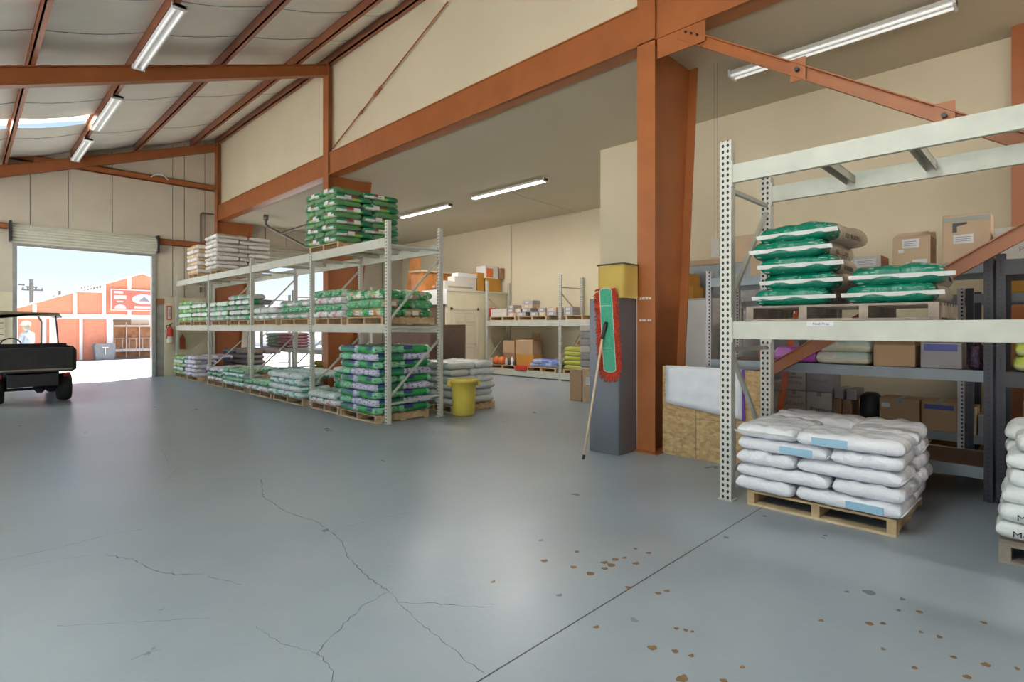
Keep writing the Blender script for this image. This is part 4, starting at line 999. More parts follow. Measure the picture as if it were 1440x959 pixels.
for i in range(9):
    f = (i + 1) / 10; MB().bar((7.12+.15*f, 2.80-.30*f, 2.4*f), (7.12+.15*f, 2.48-.30*f, 2.4*f), .05, .025).build('rung', 'galv', t)

# ------------------------------------------------------------------ middle ground: bin, pallet of pale bags, boxes
tb = T('trash_bin', 'round yellow plastic bin in front of the pale bag pallet', 'bin', (6.05, 7.17, 0))
MB().lathe([(.165, 0), (.185, .02), (.20, .30), (.212, .56), (.235, .565), (.235, .61), (.215, .62), (.205, .60), (.195, .55), (.18, .1), (.02, .09)], (6.05, 7.17, 0), 32).build('tub', 'yellow', tb, smooth=True)
for s in (-1, 1):
    a = Vector((-s*.69*.0 + .16*s, -.16*s*1.0, .56)); 
    MB().box(6.05 + .20*s - .03, 7.17 - .05 - .12*s, .50, 6.05 + .20*s + .03, 7.17 + .05 - .12*s, .60).build('handle', 'yellow', tb, bevel=.01)
pallet(6.5, 7.95, 0, 'wooden pallet under pale grey bags behind the yellow bin', 'front pallets', sx=1.0, sy=1.1)
stack('the pallet behind yellow bin', 'pale grey bag', 6.0, 7.45, 7.05, 8.5, .126, 6, .125, ['palebag'], 'five', show='an', jit=.03)
carton('tall_carton', 'tall narrow brown carton on the floor, left of two', 8.8, 6.77, .002, 9.1, 7.07, .64, 'card', 'tall floor cartons', True)
carton('tall_carton', 'tall narrow pale carton on the floor, right of two beside the grey cabinet', 8.8, 6.40, .002, 9.1, 6.74, .67, 'cardlight', 'tall floor cartons', True, lab=[(6.66, .35, .1, .15)])
t = T('wrapped_stack', 'tall strapped stack of grey packs behind the tall cartons', 'package', (9.7, 7.2, 0))
for k in range(10): MB().box(9.5, 6.95, .02 + k*.155, 9.9, 7.35, .165 + k*.155).build('pack', 'cardgrey' if k % 3 else 'cardwhite', t, bevel=.02)
MB().box(9.49, 7.02, .0, 9.5, 7.04, 1.56).build('strap', 'black', t)

# office box in the low room
of = T('office_cabin', 'cream walled cabin with brown side and six-panel door in the low room', 'room', (11.6, 14.7, 0)); of['kind'] = 'structure'
MB().box(10.4, 13.1, 0, 12.93, 13.2, 2.6).build('front_wall', 'ply', of)
MB().box(10.4, 13.2, 0, 10.5, 16.3, 2.6).build('side_wall', 'brownpanel', of)
MB().box(10.38, 13.08, 2.6, 12.93, 16.3, 2.66).build('roof_board', 'cardwhite', of)
MB().box(10.36, 13.08, 2.2, 10.38, 16.3, 2.66).build('white_drape', 'white', of)
dr = T('door_3', 'six-panel cream door in the cabin front', 'door', (11.09, 13.1, 0)); dr['kind'] = 'structure'
MB().box(10.60, 13.07, 0, 11.58, 13.098, 2.03).build('leaf', 'door', dr)
for a, b_ in ((10.52, 10.60), (11.58, 11.66)): MB().box(a, 13.06, 0, b_, 13.098, 2.1).build('door_casing', 'door', dr)
MB().box(10.52, 13.06, 2.03, 11.66, 13.098, 2.1).build('door_casing', 'door', dr)
for cx in (10.72, 11.13):
    for za, zb_ in ((.2, .85), (.98, 1.55), (1.66, 1.92)):
        q = MB().box(cx, 13.063, za, cx+.33, 13.0695, zb_); q.build('panel', 'door', dr, bevel=.003)
        q2 = MB().box(cx-.02, 13.0667, za-.02, cx+.35, 13.0697, zb_+.02).build('panel_groove', 'creamceil', dr)
MB().lathe([(.01, -.05), (.03, -.04), (.03, -.02), (.012, 0)], (11.5, 13.05, 1.0), 12).build('door_knob', 'galv', dr)
t = T('side_table', 'dark side table with orange tin beside the cabin door', 'table', (10.2, 12.85, 0))
MB().box(10.05, 12.7, .78, 10.5, 13.0, .82).build('top', 'brownpanel', t); MB().box(10.1, 12.75, 0, 10.45, 12.95, .78).build('body', 'brownpanel', t)
tag(MB().box(10.2, 12.78, .822, 10.4, 12.95, 1.0).build('orange_tin', 'orange'), 'orange tin on the dark side table by the cabin door', 'tin')
tag(MB().box(10.25, 12.8, 1.002, 10.4, 12.95, 1.25).build('brown_carton', 'cardbrown'), 'brown carton standing on the orange tin', 'box')
g = 'goods stored on the cabin roof'
t = T('wooden_counter', 'long varnished orange wood counter on the cabin roof', 'counter', (11.4, 14.9, 2.662), g)
MB().box(10.55, 14.6, 2.662, 12.6, 15.2, 3.30).build('body', 'woodorange', t); MB().box(10.5, 14.55, 3.30, 12.65, 15.25, 3.36).build('top', 'cardlight', t)
for x in (11.0, 11.5, 12.0): MB().box(x, 14.597, 2.7, x + .015, 14.60, 3.28).build('door_gap', 'brownpanel', t)
t = T('wood_panel', 'orange wooden panel leaning upright on the cabin roof', 'panel', (10.7, 15.6, 2.662), g)
MB().bar((10.75, 15.5, 2.67), (10.95, 15.5, 3.85), .6, .03, (1, 0, 0)).build('board', 'woodorange', t)
carton('long_carton', 'long olive printed carton on the cabin roof edge', 10.45, 13.3, 2.662, 11.75, 13.7, 2.93, 'cardwhite', g, False)
MB().box(10.6, 13.296, 2.72, 11.6, 13.30, 2.78).build('printed_band', 'canopy', bpy.data.objects['long_carton.002'] if 'long_carton.002' in bpy.data.objects else bpy.data.objects['long_carton'])
carton('long_carton', 'pale long carton lying on the olive printed one', 10.9, 13.35, 2.932, 11.8, 13.7, 3.10, 'cardwhite', g, False)
carton('long_carton', 'white printed carton topmost of the long ones', 11.05, 13.38, 3.102, 11.95, 13.7, 3.22, 'label', g, False)
carton('amber_box', 'amber carton left of the fruit carton on the cabin roof', 11.85, 13.35, 2.662, 12.15, 13.75, 3.28, 'cardorange', g, False)
carton('amber_box', 'large amber carton under the printed fruit carton', 12.2, 13.3, 2.662, 12.85, 13.8, 3.12, 'cardorange', g, False)
carton('fruit_carton', 'white and pink printed carton highest on the cabin roof', 12.15, 13.3, 3.122, 12.75, 13.75, 3.52, 'label', g, False)
MB().box(12.2, 13.296, 3.15, 12.5, 13.30, 3.45).build('pink_print', 'pumpkin', bpy.data.objects['fruit_carton'])
carton('dark_carton', 'dark carton with white label right of the fruit carton', 12.78, 13.2, 3.122, 12.93, 13.45, 3.48, 'cardbrown', g, False)
tag(MB().quadmesh(*[[(9.4, 12.2, 2.5)] * 0 or [(10.38+i*.28, 13.4 + j*.5, 2.67 + .14*sin(i*1.1+.5)*(1-j*.2) + .1*(j % 2)) for i in range(6) for j in range(4)], [(i*4+j, i*4+j+1, (i+1)*4+j+1, (i+1)*4+j) for i in range(5) for j in range(3)]]).build('crumpled_tarp', 'cardgrey') if False else MB().tube([(10.5, 13.9, 2.74), (10.8, 14.2, 2.78), (11.3, 14.3, 2.75)], .075, 10).build('rolled_tarp', 'cardbrown', smooth=True), 'brown rolled tarp on the cabin roof behind the long cartons', 'tarp', g)

# ------------------------------------------------------------------ back rack
br = T('pallet_rack', 'cream pallet rack against the back wall with low first shelf', 'rack', (11.85, 12.93, 0))
for y, h in ((12.93, 2.98), (9.88, 2.98), (6.9, 2.98)):
    for x in (11.85, 12.83): 
        MB().box(x, y - .04, 0, x + .07, y + .04, h if x < 12 else h - .02).build('post', 'racksmall', br, origin=(x, y - .04, 0))
    frame_braces(br, 11.92, 12.83, y, h, [(.35, .35), (.45, 1.35), (1.75, 1.75), (2.45, 1.80), (2.62, 2.62)])
for ya, yb in ((6.94, 9.84), (9.92, 12.89)):
    for x in (11.85, 12.83):
        for zt, hh in ((1.70, .17), (.20, .17)): MB().box(x + .003, ya, zt - hh, x + .05, yb, zt).build('beam', 'rack', br)
    for zt in (1.69, .19):
        for k in range(4): y = ya + (yb-ya)*(k+.5)/4; MB().box(11.9, y - .05, zt - .03, 12.83, y + .05, zt).build('crossbar', 'rack', br)
gp_ = 'pallets on the back rack'
for k, (y, z) in enumerate(((12.2, 1.702), (10.95, 1.702), (9.1, 1.702), (12.2, .202), (10.6, .202), (9.2, .202))):
    pallet(12.33, y, z, 'wooden pallet on the back rack, %s of %s shelf' % (('left', 'middle', 'right')[k % 3], ('upper', 'lower')[k // 3]), gp_, sx=.94, sy=1.15)
g = 'cartons on the upper shelf of the back rack'
zu = 1.83
def cu(label, ya, yb, za, zb_, m, x=11.95, **k): return carton('carton', label, x, yb, za, x + .35, ya, zb_, m, g, tape_=False, **k)
carton('red_carton', 'red and white carton at left end of the back rack upper shelf', 11.93, 12.86, zu, 12.2, 13.02 - .04, 2.11, 'red', g, False, lab=[(12.95, 1.9, .06, .15)])
cu('long pale carton beside the red one on the back rack', 12.83, 12.10, zu, 2.07, 'cardwhite')
W_ = [(12.05, 11.72, 0), (11.68, 11.3, 0), (12.05, 11.8, 1), (11.74, 11.44, 1), (11.98, 11.8, 2), (11.5, 11.1, 1), (11.45, 11.02, 2), (11.45, 11.02, 3), (11.1, 10.8, 0), (10.75, 10.5, 0), (10.78, 10.5, 1), (10.45, 10.1, 0), (10.45, 10.1, 1), (9.8, 9.5, 0), (9.8, 9.5, 1)]
for k, (a, b_, l) in enumerate(W_):
    xo = 11.95 + (.0 if l < 3 else .02)
    cu('small grey carton with white label, %s tier, %s on back rack upper shelf' % (('lowest', 'second', 'third', 'fourth')[l], ('first pile', 'left pile', 'left pile rear', 'left pile middle', 'left pile crest', 'tall pile', 'tall pile', 'tall pile', 'centre gap', 'right pile', 'right pile', 'pile beside post', 'pile beside post', 'pile beyond post', 'pile beyond post')[k]), a, b_, zu + .118*l, zu + .118*l + .114, 'cardgrey' if k % 3 else 'cardlight', x=xo, lab=[((a+b_)/2 + .08, zu + .118*l + .03, .13, .06)])
g = 'goods on the lower shelf of the back rack'
zl = .328
carton('brown_carton', 'brown carton on the back rack lower shelf, lower left', 12.1, 11.9, zl, 12.5, 12.4, .70, 'cardbrown', g, False)
carton('brown_carton', 'brown carton on the back rack lower shelf, upper left', 12.1, 11.92, .702, 12.5, 12.4, 1.08, 'card', g, True)
carton('brown_carton', 'amber brown carton with printed mark, lower right on the back rack', 12.1, 11.1, zl, 12.5, 11.85, .66, 'cardorange', g, False)
carton('open_carton', 'brown open carton, upper right on the back rack lower shelf', 12.1, 11.15, .662, 12.5, 11.85, 1.08, 'card', g, True, open_=True)
MB().box(12.45, 11.15, 1.08, 12.46, 11.5, 1.32).build('flap', 'cardbrown', bpy.data.objects['open_carton.002'])
for k, (y, r) in enumerate(((12.55, .13), (12.33, .13))):
    o = MB().lathe([(.02, 0), (r*.8, .02), (r, .11), (r*.8, .22), (.03, .25), (.015, .27)], (11.97, y, zl), 16).build('orange_jug', 'pumpkin', smooth=True); tag(o, 'round orange jug on the back rack, %s of two' % ('left', 'right')[k], 'jug', g)
carton('small_box', 'small tan box left of the orange jugs', 11.9, 12.68, zl, 12.1, 12.85, .52, 'cardlight', g, False)
for k, (y, c, h) in enumerate(((12.1, 'cardwhite', .22), (11.98, 'black', .2), (11.86, 'white', .26), (11.74, 'dark', .16))):
    o = MB().lathe([(.045, 0), (.05, .01), (.05, h*.7), (.02, h*.85), (.02, h)], (11.95, y, zl), 12).build('bottle', c, smooth=True); tag(o, ('white', 'black', 'tall white', 'squat dark')[k] + ' bottle in front of the cartons on the back rack', 'bottle', g)
tag(MB().box(11.82, 11.15, .21, 12.1, 11.62, .34).build('red_crate', 'red', bevel=.01), 'red crate at the front of the back rack lower shelf', 'crate', g)
for k, (y, z, rz) in enumerate(((10.85, .33, .1), (10.3, .33, -.1), (10.75, .44, .25), (10.25, .42, -.3))): bag('bluebag', 12.2, y, z, pi/2 + rz, 'blue and white sack on the back rack, %s' % ('lower left', 'lower right', 'upper left', 'upper right')[k], g, L=.62, W=.42, H=.12)
bag('greybag', 12.5, 10.2, .46, pi/2, 'grey sack behind the blue sacks on the back rack', g, L=.5, W=.4, H=.14)
stack('the back rack', 'yellow-green bag', 11.9, 9.15, 12.6, 9.8, .33, 5, .125, ['yellowgreen'], 'ends', rows=1)
o = MB().bar((12.0, 9.25, .96), (12.3, 9.0, 1.45), .05, .28).build('brown_spade', 'cardbrown'); tag(o, 'brown pointed tool leaning above the yellow-green bags', 'tool')

# second rack and goods in the low room beyond the long rack
r3 = T('pallet_rack', 'grey pallet rack in the low room behind the long rack', 'rack', (7.0, 13.4, 0))
for y in (13.4, 16.2, 18.7):
    for x in (7.0, 7.93): MB().box(x, y - .04, 0, x + .07, y + .04, 2.6).build('post', 'racksmall', r3, origin=(x, y - .04, 0))
    frame_braces(r3, 7.07, 7.93, y, 2.6, [(.3, .3), (.35, 1.1), (1.2, 2.0), (2.4, 2.4)])
for ya, yb in ((13.44, 16.16), (16.24, 18.66)):
    for x in (7.0, 7.95): MB().box(x, ya, .74, x + .05, yb, .86).build('beam', 'rack', r3)
    MB().box(7.05, ya, .84, 7.95, yb, .865).build('shelf_deck', 'galv', r3)
g = 'sacks on the grey rack behind the long rack'
for l in range(4):
    bag('sagebag', 7.45, 18.1, .87 + l*.11, pi/2, 'sage green sack, %s of the four on the grey rear rack' % ordw(l, 4), g, L=.9, W=.7, H=.12)
for l in range(5):
    bag('rosebag', 7.4, 17.1, .87 + l*.09, pi/2, 'dusty rose sack, %s of the five on the grey rear rack' % ordw(l, 5), g, L=.9, W=.7, H=.1)
for l in range(3): bag('mustard', 7.4, 14.5, .13 + l*.14, pi/2, 'mustard sack, %s of the three under the grey rear rack' % ordw(l, 3), g, L=1.0, W=.7, H=.15)
pallet(7.4, 14.5, 0, 'wooden pallet under the mustard sacks', 'rear pallets')
carton('open_carton', 'tan carton with wrapped jars on the grey rear rack', 7.2, 14.0, .868, 7.6, 14.7, 1.25, 'cardlight', g, False)
t = T('white_drum', 'white rounded tank with black cap beyond the grey rear rack', 'tank', (8.8, 14.6, 0)) if False else None
t = T('storage_chest', 'pale grey chest with teal lid behind the long rack', 'chest', (6.95, 11.2, 0))
MB().box(6.55, 10.2, .0, 7.4, 11.3, 1.0).build('body', 'cardgrey', t, bevel=.01); MB().box(6.53, 10.18, 1.0, 7.42, 11.32, 1.08).build('lid', mat('teal_lid', (.18, .34, .34), .5), t)
t = T('tall_board', 'brown upright panel seen through the rack end', 'panel', (8.2, 9.9, 0))
MB().box(8.2, 9.7, 0, 8.24, 11.0, 1.56).build('board', 'brownpanel', t)

# fire extinguisher and sign by the end wall
t = T('fire_extinguisher', 'red fire extinguisher hanging on the cream wall panel near the rack', 'extinguisher', (4.49, 19.2, 1.05))
MB().lathe([(.03, 0), (.075, .01), (.08, .04), (.08, .42), (.05, .50), (.025, .52)], (4.49, 19.14, 1.0), 18).build('cylinder', 'red', t, smooth=True)
MB().lathe([(.082, .02), (.083, .02), (.083, .22), (.082, .22)], (4.49, 19.14, 1.0), 18).build('label_wrap', 'cardwhite', t)
MB().tube([(4.49, 19.14, 1.5), (4.49, 19.14, 1.58), (4.56, 19.12, 1.62)], .018, 8).build('valve', 'dark', t)
MB().tube([(4.50, 19.12, 1.55), (4.40, 19.08, 1.56), (4.37, 19.08, 1.40), (4.39, 19.08, 1.15)], .012, 8).build('hose', 'dark', t)
t = T('wall_sign', 'narrow red and white sign above the fire extinguisher', 'sign', (4.49, 19.24, 2.05))
MB().box(4.43, 19.235, 1.72, 4.57, 19.245, 2.15).build('board', 'red', t); MB().box(4.45, 19.23, 1.76, 4.55, 19.236, 2.11).build('face', 'cardwhite', t)
MB().box(4.475, 19.227, 1.82, 4.49, 19.231, 2.05).box(4.51, 19.227, 1.82, 4.525, 19.231, 2.05).build('red_marks', 'red', t)
tag(MB().prism([(4.78, .82), (4.92, .82), (4.92, 1.15), (4.85, 1.28), (4.78, 1.15)], 'y', 19.19, 19.25).build('orange_holder', 'orange'), 'orange holder on the wall panel behind the far green bags', 'holder')
# louvre by the left of the door
t = T('louvred_vent', 'slatted vent panel left of the roll-up door', 'vent', (.6, 19.2, 1.5))
MB().box(.25, 19.22, .9, .80, 19.268, 1.95).build('frame', 'ply', t)
for k in range(6): MB().box(.27, 19.205, 1.0 + k*.15, .78, 19.22, 1.02 + k*.15).build('slat', 'conduit', t)

# ------------------------------------------------------------------ utility cart
ct = T('utility_cart', 'dark utility cart with tan roof parked near the open door', 'vehicle', (1.02, 15.2, 0))
MB().box(.40, 14.02, .66, 1.60, 14.06, 1.10).build('tailgate', 'dark', ct, bevel=.008)
bd = MB().box(.40, 14.06, .66, .44, 15.05, 1.12).box(1.56, 14.06, .66, 1.60, 15.05, 1.12).box(.40, 15.03, .66, 1.60, 15.07, 1.16).box(.40, 14.04, .62, 1.60, 15.07, .66)
bd.prism([(1.56, 1.12), (1.60, 1.12), (1.66, 1.04), (1.66, .66), (1.60, .62), (1.56, .62)], 'y', 14.10, 15.0)
bd.build('cargo_bed', 'dark', ct, bevel=.006)
for k in range(8): MB().box(.47 + k*.145, 14.005, .72, .52 + k*.145, 14.02, 1.05).build('tailgate_rib', 'dark', ct)
MB().box(.42, 14.0, .655, 1.58, 14.02, .685).build('bumper_strip', 'canopy', ct)
MB().box(.62, 14.1, .34, 1.38, 16.9, .58).build('chassis', 'black', ct, bevel=.01)
for x in (.48, 1.50):
    MB().box(x - .06, 14.03, .52, x + .06, 14.06, .60).build('tail_lamp', mat('dim_red_lens', (.20, .015, .01), .2) if x < 1 else bpy.data.materials['dim_red_lens'], ct)
    for y in (14.5, 16.55):
        w = MB().lathe([(.15, -.11), (.25, -.11), (.275, -.07), (.28, 0), (.275, .07), (.25, .11), (.15, .11)], (x, y, .28), 28, 'x').build('wheel', 'rubber', ct, smooth=True)
        MB().lathe([(.02, -.09), (.14, -.09), (.15, -.05), (.15, .05), (.14, .09), (.02, .09)], (x, y, .28), 20, 'x').build('hub', 'dark', w)
MB().tube([(.58, 14.5, .27), (1.40, 14.5, .27)], .03).lathe([(.03, -.1), (.10, -.04), (.10, .04), (.03, .1)], (1.12, 14.5, .28), 14, 'x').build('rear_axle', 'black', ct)
for x in (.62, 1.38): MB().tube([(x, 14.5, .28), (x, 14.45, .60)], .025).build('shock_absorber', 'black', ct)
MB().box(.46, 15.15, .58, 1.54, 15.65, .86).build('seat_base', 'dark', ct, bevel=.03); MB().box(.48, 15.12, .86, 1.52, 15.22, 1.10).build('seat_back', 'dark', ct, bevel=.03)
MB().prism([(16.1, .5), (17.0, .5), (17.05, .75), (16.6, .98), (16.1, 1.02)], 'x', .44, 1.56).build('hood', 'dark', ct, bevel=.03)
MB().box(.5, 15.6, .42, 1.5, 16.2, .5).build('floor_pan', 'black', ct)
MB().tube([(.76, 16.15, .98), (.76, 15.93, 1.12)], .02).tube([(.76 + .17*cos(2*pi*k/24), 15.92 + .05*sin(2*pi*k/24), 1.11 + .15*sin(2*pi*k/24)) for k in range(24)], .013, 8, closed=True).build('steering_wheel', 'black', ct, smooth=True)
MB().prism([(.36, 1.74), (1.46, 1.74), (1.53, 1.70), (1.47, 1.80), (.42, 1.83), (.34, 1.70)], 'y', 15.0, 16.5).build('roof', 'canopy', ct, bevel=.01)
for x, dx in ((.44, 0), (1.42, 0)):
    MB().tube([(x + (.05 if x > 1 else -.03), 15.08, 1.10), (x, 15.08, 1.76)], .014).build('roof_post', 'dark', ct)
    MB().tube([(x - .12 if x > 1 else x + .1, 16.5, .98), (x - .12 if x > 1 else x + .1, 16.42, 1.62), (x - .18 if x > 1 else x + .14, 16.4, 1.74)], .02).build('roof_post', 'galv', ct)

# ------------------------------------------------------------------ outside: barn, fence, dumpster, pole, person
GZ = -.01
bn_ = T('barn', 'salmon painted barn with white battens and signboard across the yard', 'building', (6.3, 32.4, 0))
MB().prism([(-3.3, GZ), (4.95, GZ), (4.95, 1.98), (-3.3, 1.98)], 'y', 32, 32.2).build('lower_wall', 'barn', bn_)
MB().prism([(-3.3, 1.98), (15.9, 1.98), (15.9, 1.3), (15.91, 1.98), (6.3, 4.12), (-3.3, .3 + 1.7)], 'y', 32, 32.2).build('upper_wall', 'barn', bn_) if False else MB().prism([(.9, 1.98), (11.7, 1.98), (6.3, 4.10)], 'y', 32, 32.2).build('upper_wall', 'barn', bn_)
MB().prism([(8.2, GZ), (11.7, GZ), (11.7, 1.98), (8.2, 1.98)], 'y', 32, 32.2).build('lower_wall', 'barn', bn_)
for s in (-1, 1):
    MB().bar((6.3, 32.0, 4.15), (6.3 + s*5.6, 32.0, 1.95), .7, .07, (0, 0, 1)).build('roof_edge', 'barntrim', bn_)
    MB().prism([(6.3, 4.12), (6.3 + s*5.7, 1.90), (6.3 + s*5.7, 1.96), (6.3, 4.18)], 'y', 31.7, 42).build('roof', 'barntrim', bn_)
MB().box(-3.3, 31.9, 1.88, 11.7, 31.99, 2.10).build('trim_band', 'barntrim', bn_)
for x, z0, z1 in ((3.70, 2.1, 3.06), (4.78, 2.1, 3.5), (5.78, 2.1, 3.92), (2.3, 2.1, 2.5), (7.0, 2.1, 3.8)): MB().box(x - .07, 31.93, z0, x + .07, 31.99, z1).build('batten', 'barntrim', bn_)
for x, w in ((2.62, .07), (2.93, .13), (3.92, .06), (5.0, .12), (1.7, .06)): MB().box(x - w, 31.93, GZ, x + w, 31.99, 1.9).build('batten', 'barntrim', bn_)
MB().box(3.85, 31.9, 3.12, 4.70, 32.3, 3.48).build('clerestory', 'barntrim', bn_)
for k in range(7): MB().box(3.90 + k*.115, 31.88, 3.16+k*.03, 3.97 + k*.115, 31.9, 3.36+k*.03).build('clerestory_vent', 'conduit', bn_)
sg = MB().box(5.06, 31.80, 2.34, 6.86, 31.86, 3.28).build('signboard', mat('sign_red', (.62, .16, .12), .5, noise=.05), bn_)
MB().box(5.02, 31.81, 2.30, 6.90, 31.85, 3.32).build('sign_frame', 'barntrim', bn_)
MB().prism([(6.36 + .50*cos(2*pi*k/24), 2.86 + .24*sin(2*pi*k/24)) for k in range(24)], 'y', 31.78, 31.8).build('oval_logo', 'barntrim', bn_)
MB().prism([(6.12, 2.76), (6.22, 2.86), (6.30, 2.94), (6.36, 3.0), (6.42, 2.94), (6.50, 2.86), (6.60, 2.76)], 'y', 31.76, 31.78).build('logo_mark', 'inkgrey', bn_)
MB().prism([(5.16, 2.40), (5.62, 2.40), (5.58, 2.52), (5.4, 2.6), (5.2, 2.52)], 'y', 31.78, 31.8).box(5.14, 31.78, 2.85, 5.62, 31.8, 3.02).box(5.14, 31.78, 3.12, 5.5, 31.8, 3.22).box(5.25, 31.78, 2.70, 5.5, 31.8, 2.76).box(5.95, 31.78, 2.42, 6.8, 31.8, 2.52).build('sign_panels', 'barntrim', bn_)
fe = T('wooden_fence', 'cedar board fence inside the barn opening with white rails', 'fence', (6.6, 33.2, 0))
MB().box(5.1, 33.1, GZ, 8.2, 33.15, 1.60).build('boards', 'fence', fe)
for x in (5.3, 5.85, 6.4, 6.95): MB().box(x - .02, 33.0, GZ, x + .02, 33.04, 1.75).build('post', 'barntrim', fe)
MB().box(5.1, 33.0, 1.52, 8.2, 33.06, 1.60).build('rail', 'barntrim', fe)
MB().box(5.1, 32.6, .30, 8.2, 32.8, .42).build('rail', 'barntrim', fe)
gt = T('metal_gate', 'light tubular gate in front of the cedar fence', 'gate', (6.2, 32.5, 0))
MB().tube([(5.3, 32.5, GZ), (5.3, 32.5, .95), (6.9, 32.5, .95), (6.9, 32.5, GZ)], .02).build('gate_frame', 'galv', gt)
for k in range(5): MB().tube([(5.6 + k*.28, 32.5, .3), (5.6 + k*.28, 32.5, .95)], .012).build('picket', 'galv', gt)
tag(MB().box(6.1, 33.3, 1.62, 6.9, 33.35, 1.92).build('white_board', 'barntrim'), 'white board above the cedar fence', 'sign')
struct(MB().box(4.95, 40, GZ, 8.2, 40.1, 2).build('trim_4', 'cardlight'))
dp = T('dumpster', 'dark grey lidded dumpster against the barn wall', 'bin', (4.65, 31.3, 0))
MB().prism([(4.33, .0), (5.0, .0), (5.05, .62), (4.28, .62)], 'y', 30.9, 31.6).build('bin_body', 'dumpster', dp)
MB().prism([(4.26, .62), (5.07, .62), (5.0, .74), (4.33, .74)], 'y', 30.85, 31.65).build('lid', 'dumpster', dp)
MB().box(4.55, 30.82, .55, 4.78, 30.86, .6).box(4.65, 30.82, .25, 4.68, 30.86, .55).build('latch', 'galv', dp)
pl = T('utility_pole', 'tall wooden utility pole with crossarms beyond the barn', 'pole', (4.1, 60, 0))
MB().tube([(4.12, 60, 0), (4.12, 60, 5.45)], .14, 10).build('pole', 'conduit', pl)
for z, a, b_ in ((4.5, 3.5, 4.85), (4.75, 3.75, 4.5), (4.9, 3.3, 3.7)): MB().box(a, 59.9, z, b_, 60.1, z + .12).build('crossarm', 'conduit', pl)
for x in (3.6, 3.9, 4.4, 4.8): MB().lathe([(.05, 0), (.07, .08), (.03, .16)], (x, 60, 4.62), 8).build('insulator', 'conduit', pl)
p2 = T('utility_pole', 'small distant utility pole above the barn roof line', 'pole', (7.9, 80, 0))
MB().tube([(7.9, 80, 0), (7.9, 80, 5.6)], .12, 8).box(7.3, 79.9, 4.9, 8.5, 80.1, 5.05).build('pole', 'conduit', p2)
fb = T('far_building', 'low white building with orange gable seen through the second door', 'building', (15, 44, 0))
MB().box(14, 44, GZ, 26, 50, 2.4).build('wall', 'barntrim', fb)
MB().prism([(19.6, 2.4), (23.5, 2.4), (21.5, 3.6)], 'y', 43.9, 50).build('gable', 'barn', fb)

# person in the yard, back three-quarters to us
def person():
    me = bpy.data.meshes.new('person'); 
    J = {'pel': (0, 0, .88, .13, .10), 'sp': (0, 0, 1.05, .135, .10), 'ch': (0, .01, 1.24, .165, .115), 'nk0': (0, .0, 1.37, .08, .07), 'nk': (-.01, .02, 1.43, .055, .055),
      'hd0': (-.02, .03, 1.49, .07, .08), 'hd1': (-.02, .03, 1.56, .08, .095), 'hd2': (-.02, .03, 1.62, .06, .075),
      'shl': (-.17, .01, 1.31, .065, .06), 'ell': (-.24, .05, 1.05, .045, .045), 'wrl': (-.20, .22, .92, .03, .03), 'hal': (-.19, .28, .90, .035, .02),
      'shr': (.17, .0, 1.31, .065, .06), 'elr': (.25, .03, 1.04, .045, .045), 'wrr': (.23, .16, .86, .03, .03), 'har': (.23, .22, .83, .035, .02),
      'hpl': (-.09, 0, .80, .085, .09), 'knl': (-.10, .03, .45, .06, .065), 'anl': (-.10, 0, .08, .04, .045), 'ftl': (-.11, .15, .035, .04, .03),
      'hpr': (.09, 0, .80, .085, .09), 'knr': (.10, .0, .45, .06, .065), 'anr': (.11, -.02, .08, .04, .045), 'ftr': (.12, .13, .035, .04, .03)}
    E = [('pel','sp'),('sp','ch'),('ch','nk0'),('nk0','nk'),('nk','hd0'),('hd0','hd1'),('hd1','hd2'),('ch','shl'),('shl','ell'),('ell','wrl'),('wrl','hal'),('ch','shr'),('shr','elr'),('elr','wrr'),('wrr','har'),
         ('pel','hpl'),('hpl','knl'),('knl','anl'),('anl','ftl'),('pel','hpr'),('hpr','knr'),('knr','anr'),('anr','ftr')]
    for s, h in (('l', 'hal'), ('r', 'har')):
        hx_, hy, hz, _, _ = J[h]
        for k in range(5):
            off = (-.03 + .015*k) if k < 4 else (.04 if s == 'l' else -.04)
            L_ = (.07, .08, .075, .06, .04)[k]
            J[h+'f%d' % k] = (hx_ + off, hy + L_*.6, hz - .02, .009, .009); J[h+'g%d' % k] = (hx_ + off, hy + L_, hz - .05, .008, .008)
            E += [(h, h+'f%d' % k), (h+'f%d' % k, h+'g%d' % k)]
    ks = list(J); V = [J[k][:3] for k in ks]
    me.from_pydata(V, [(ks.index(a), ks.index(b)) for a, b in E], [])
    o = bpy.data.objects.new('person', me); COL.objects.link(o)
    sk_ = o.modifiers.new('skin', 'SKIN'); sv = me.skin_vertices[0].data
    for i, k in enumerate(ks): sv[i].radius = J[k][3:5]
    sv[0].use_root = True
    ss = o.modifiers.new('sub', 'SUBSURF'); ss.levels = 2; ss.render_levels = 2
    dg = bpy.context.evaluated_depsgraph_get(); m2 = bpy.data.meshes.new_from_object(o.evaluated_get(dg)); bpy.data.objects.remove(o)
    for m_ in ('skin', 'shirt', 'jeans'): m2.materials.append(M[m_])
    for p in m2.polygons:
        c = p.center; p.use_smooth = True
        p.material_index = 2 if c.z < .90 and abs(c.x) < .19 and c.y < .2 else (1 if c.z < 1.40 and c.z > .98 or (c.z > .9 and abs(c.x) < .19) else 0)
    o = bpy.data.objects.new('person', m2); COL.objects.link(o)
    return o
pe = person(); pe.location = (1.40, 21.6, GZ); pe.rotation_euler = (0, 0, radians(50))
tag(pe, 'person in white cap and pale blue shirt standing outside, back turned', 'person')
M['cap'].name = 'white_cap'
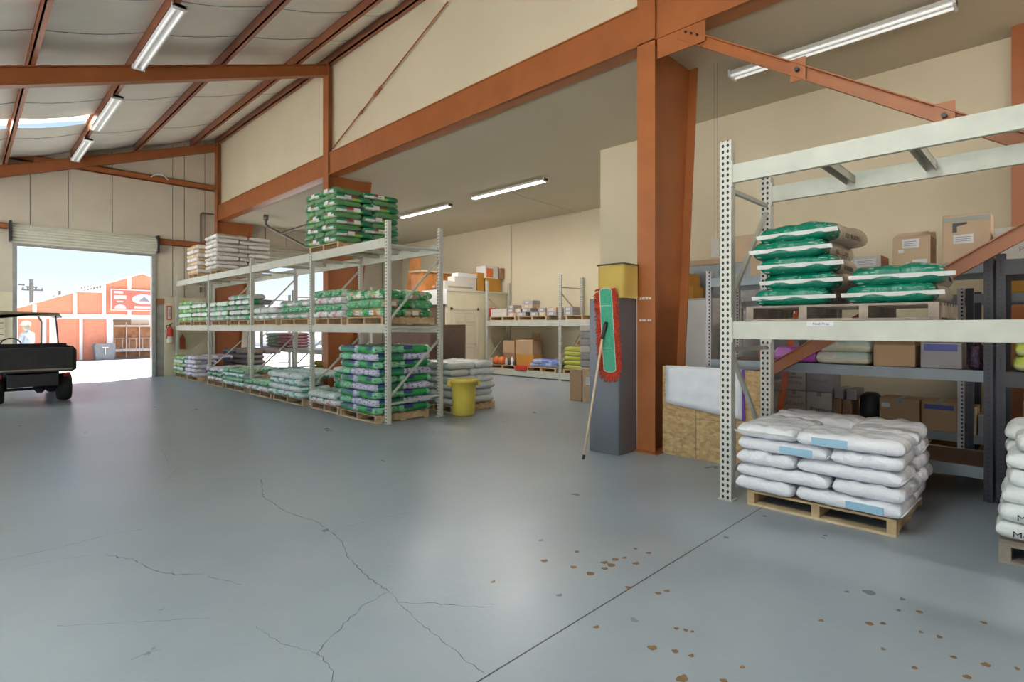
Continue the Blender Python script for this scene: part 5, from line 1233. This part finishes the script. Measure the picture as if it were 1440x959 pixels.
cp = MB().lathe([(.10, 1.555), (.112, 1.58), (.108, 1.63), (.08, 1.67), (.02, 1.685)], (-.02, .03, 0), 20).build('cap', 'cap', None, smooth=True); cp.parent = pe; 
bi = MB().prism([(-.10, .08), (-.08, .17), (-.02, .20), (.05, .17), (.07, .08)], 'z', 1.565, 1.577).build('cap_brim', 'cap', None); bi.parent = cp
hr = MB().lathe([(.05, 1.47), (.088, 1.50), (.10, 1.56), (.09, 1.575)], (-.02, .015, 0), 16).build('hair', 'canopy', None, smooth=True); hr.parent = pe

# ------------------------------------------------------------------ world, sun, camera
w = bpy.data.worlds.new('sky'); SC.world = w; w.use_nodes = True; nt = w.node_tree
bg = nt.nodes['Background']; tc = nt.nodes.new('ShaderNodeTexCoord'); sp = nt.nodes.new('ShaderNodeSeparateXYZ'); nt.links.new(tc.outputs['Generated'], sp.inputs[0])
r = nt.nodes.new('ShaderNodeValToRGB'); e = r.color_ramp.elements
e[0].position = 0; e[0].color = (.80, .86, .90, 1); e[1].position = .35; e[1].color = (.34, .50, .78, 1)
x_ = r.color_ramp.elements.new(.08); x_.color = (.60, .74, .90, 1)
nt.links.new(sp.outputs[2], r.inputs['Fac']); nt.links.new(r.outputs['Color'], bg.inputs['Color'])
bg.inputs['Strength'].default_value = SKYS = .55
sn = bpy.data.lights.new('sun', 'SUN'); sn.energy = 15; sn.angle = .009; sn.color = (1, .96, .9)
so = bpy.data.objects.new('sun', sn); COL.objects.link(so)
so.rotation_euler = Vector((sin(radians(50))*.36, cos(radians(50))*.36, .93)).to_track_quat('Z', 'Y').to_euler()

cam = bpy.data.cameras.new('camera'); cam.sensor_width = 36; cam.lens = 770 / 1440 * 36; cam.shift_y = -19.5 / 1440; cam.clip_end = 400
co = bpy.data.objects.new('camera', cam); COL.objects.link(co); co.location = (0, 0, 1.5); co.rotation_euler = (pi/2, 0, -radians(45.2))
SC.camera = co
SC.view_settings.view_transform = 'Standard'; SC.view_settings.look = 'None'; SC.view_settings.gamma = 1
SC.view_settings.use_curve_mapping = False; SC.view_settings.exposure = 1.4
